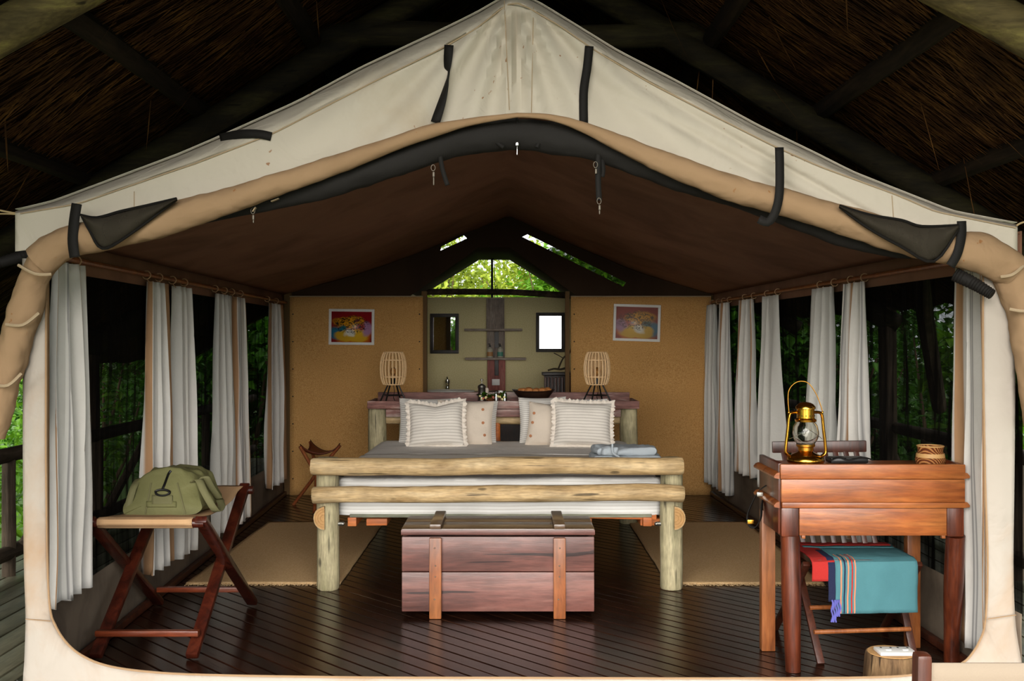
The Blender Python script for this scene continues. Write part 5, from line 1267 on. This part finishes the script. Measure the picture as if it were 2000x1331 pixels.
for dx in (-.05, -.01, .02, .06):
    bm = NB(); box(bm, (ux+.01+dx, 4.365, .1320), (.007, .010, .003), .0005); obj('socket_slot', bm, M['blackplast'], so_)
fc_ = thing('canvas_chair', 'wooden chair with beige canvas back in the bottom right foreground', 'chair', (1.03, 1.9, 0))
cd = 1.9; xl_ = (1801-1000)*cd/F; xr_ = xl_+.52
zt_ = CH+(665.5-1276)*cd/F
for xx in (xl_, xr_):
    bm = NB(); bar(bm, (xx, cd, zt_), (xx, cd+.04, 0), .028, .032, .008, (0, 1, 0)); obj('back_post', bm, M['chairw'], fc_)
    bm = NB(); bar(bm, (xx, cd-.42, .62), (xx, cd-.42, 0), .028, .032, .008, (0, 1, 0)); obj('front_leg', bm, M['chairw'], fc_)
    bm = NB(); bar(bm, (xx, cd+.01, .63), (xx, cd-.46, .63), .04, .02, .005, (0, 0, 1)); obj('arm_rest', bm, M['chairw'], fc_)
    bm = NB(); bar(bm, (xx, cd+.0, .43), (xx, cd-.44, .43), .022, .034, .004, (0, 0, 1)); obj('seat_rail', bm, M['chairw'], fc_)
bm = NB(); grid(bm, lambda u, v: Vector((xl_+(xr_-xl_)*u, cd+.018*sin(pi*u)-.0, zt_-.018-.17*v-.006*sin(pi*u))), 12, 6); solid(obj('canvas_back', bm, M['greycanvas'], fc_), .004, 0)
bm = NB(); grid(bm, lambda u, v: Vector((xl_+(xr_-xl_)*u, cd-.02-.40*v, .445-.02*sin(pi*u))), 12, 6); solid(obj('canvas_seat', bm, M['seatcanvas'], fc_), .004, 0)

# ---------------------------------------------------------------- veranda railings
def railing(label, X, y0, y1):
    t = thing('log_railing', label, 'railing', (X, (y0+y1)/2, 0), 0, 'rough log railings of the veranda')
    for z in (.72, .13):
        log('rail', (X, y0, z), (X, y1, z+.02), .045, M['railw'], t, .12, 20, 10, .02, X+z)
    y = y0+.5
    while y < y1:
        log('post', (X+.0, y, -.04), (X, y, .70), .04, M['railz'], t, .1, 6, 10, .004, y)
        if y+1.2 < y1: log('brace', (X+.03, y+.1, .15), (X+.03, y+1.0, .66), .03, M['railz'], t, .1, 6, 8, .006, y)
        y += 1.35
railing('rough log railing along the left side of the veranda deck', -3.02, 4.45, 12.3)
railing('rough log railing along the right side of the veranda deck', 2.98, 4.35, 12.3)

# ---------------------------------------------------------------- plants
def shrub(label, c, r, n, size, mat, grp, seed, name='shrub', cat='shrub', stems=5):
    rs = random.Random(seed); c = Vector(c); t = thing(name, label, cat, (c.x, c.y, -.7), 0, grp)
    vs = []; fs = []
    cl = [Vector((rs.gauss(0, .5), rs.gauss(0, .5), rs.gauss(0, .5))) for _ in range(30)]
    for i in range(n):
        q_ = rs.choice(cl)+Vector((rs.gauss(0, .17), rs.gauss(0, .17), rs.gauss(0, .17)))
        if q_.length > 1.15: q_ = q_*(1.1/q_.length)
        p = c+Vector((q_.x*r[0], q_.y*r[1], q_.z*r[2])); L = size*rs.uniform(.6, 1.5)
        d = Vector((rs.uniform(-1, 1), rs.uniform(-1, 1), rs.uniform(-.9, .3))).normalized()*L; s = d.cross(Vector((rs.uniform(-.5, .5), rs.uniform(-.5, .5), 1))).normalized()*L*.27
        up = s.cross(d).normalized()*L*.1
        n0 = len(vs); vs += [p, p+d*.35+s+up, p+d*.35-s+up, p+d*.4, p+d]
        fs += [(n0, n0+1, n0+3), (n0, n0+3, n0+2), (n0+1, n0+4, n0+3), (n0+3, n0+4, n0+2)]
    me = bpy.data.meshes.new('foliage'); me.from_pydata(vs, [], fs); o = put('foliage', me, M[mat], t, False); o['kind'] = 'stuff'
    for k in range(stems):
        bm = NB(); e_ = c+Vector((rs.gauss(0, .4)*r[0], rs.gauss(0, .4)*r[1], rs.uniform(0, .7)*r[2]))
        b0 = Vector((c.x+rs.uniform(-.1, .1), c.y+rs.uniform(-.1, .1), -.75)); tube(bm, [b0, b0+(e_-b0)*.5+Vector((rs.uniform(-.1, .1), 0, 0)), e_], [.03, .022, .008], 6); obj('stem', bm, M['bark'], t)
    return t
G = 'shrubs growing beyond the veranda'
L_ = [
 ('bright green shrub beyond the left railing, nearest the camera', (-4.3, 6.6, .35), (.9, 1.2, 1.0), 2600, .085, 'leaf_a', 11),
 ('bright green shrub beyond the left railing, level with the bed foot', (-4.9, 9.3, .6), (1.2, 1.3, 1.2), 2600, .10, 'leaf_a', 12),
 ('green shrub beyond the left mesh wall, level with the bed head', (-5.0, 12.5, .8), (1.3, 1.4, 1.5), 2200, .12, 'leaf_b', 13),
 ('dark green shrub far behind the rear left corner', (-5.2, 16.5, 1.0), (1.8, 1.4, 1.8), 2200, .14, 'leaf_b', 14),
 ('glossy green shrub beyond the right railing behind the basket', (4.3, 8.2, .9), (.9, 1.2, 1.3), 2400, .15, 'leaf_a', 15),
 ('bright shrub at the extreme right edge beyond the railing', (4.25, 6.4, .2), (.75, 1.0, .8), 2000, .085, 'leaf_a', 16),
 ('green shrub beyond the right mesh wall behind the lantern', (4.7, 11.5, 1.0), (1.2, 1.4, 1.6), 2400, .13, 'leaf_b', 17),
 ('dark shrub far behind the rear right corner', (5.2, 16.0, 1.2), (1.7, 1.5, 1.9), 2200, .14, 'leaf_b', 18)]
for a in L_: shrub(a[0], a[1], a[2], a[3], a[4], a[5], G, a[6])
G2 = 'trees seen through the rear gable opening'
shrub('yellow-green sunlit tree left in the rear gable opening', (-1.6, 20.5, 2.6), (1.7, 1.3, 1.55), 7000, .13, 'leaf_c', G2, 21, 'tree', 'tree', 7)
shrub('bright green tree right in the rear gable opening', (1.1, 19.0, 2.15), (1.5, 1.2, 1.35), 7000, .13, 'leaf_a', G2, 22, 'tree', 'tree', 7)
shrub('pale green tree furthest back behind the rear gable opening', (-.2, 25, 2.4), (3.6, 1.4, 1.9), 8000, .18, 'leaf_c', G2, 23, 'tree', 'tree', 7)
for k, (X, Y) in enumerate(((-4.4, 17.5), (-7.5, 20), (4.6, 18.5), (7.5, 20), (-9, 13), (9, 13), (-3.6, 22), (4.2, 23.5))):  # trees added to hide bright sky showing through the side nets
    shrub(['added tall dark tree behind the rear left corner of the veranda', 'added tall tree far left of the tent rear', 'added tall dark tree behind the rear right corner of the veranda', 'added tall tree far right of the tent rear', 'added wide tree far out beyond the left railing', 'added wide tree far out beyond the right railing', 'added distant tree left of the gable opening trees', 'added distant tree right of the gable opening trees'][k], (X, Y, 1.7), (2.3, 1.6, 2.9), 6500, .27, 'leaf_b', 'trees added to cover sky gaps round the veranda', 40+k, 'tree', 'tree', 4)
# vegetation in front of the tent, behind the camera (seen only in the mirrors)
shrub('green shrub on the near left beyond the deck front, seen in the left mirror', (-2.1, -8.0, 1.2), (1.0, .9, 1.7), 9000, .16, 'leaf_a', None, 31)
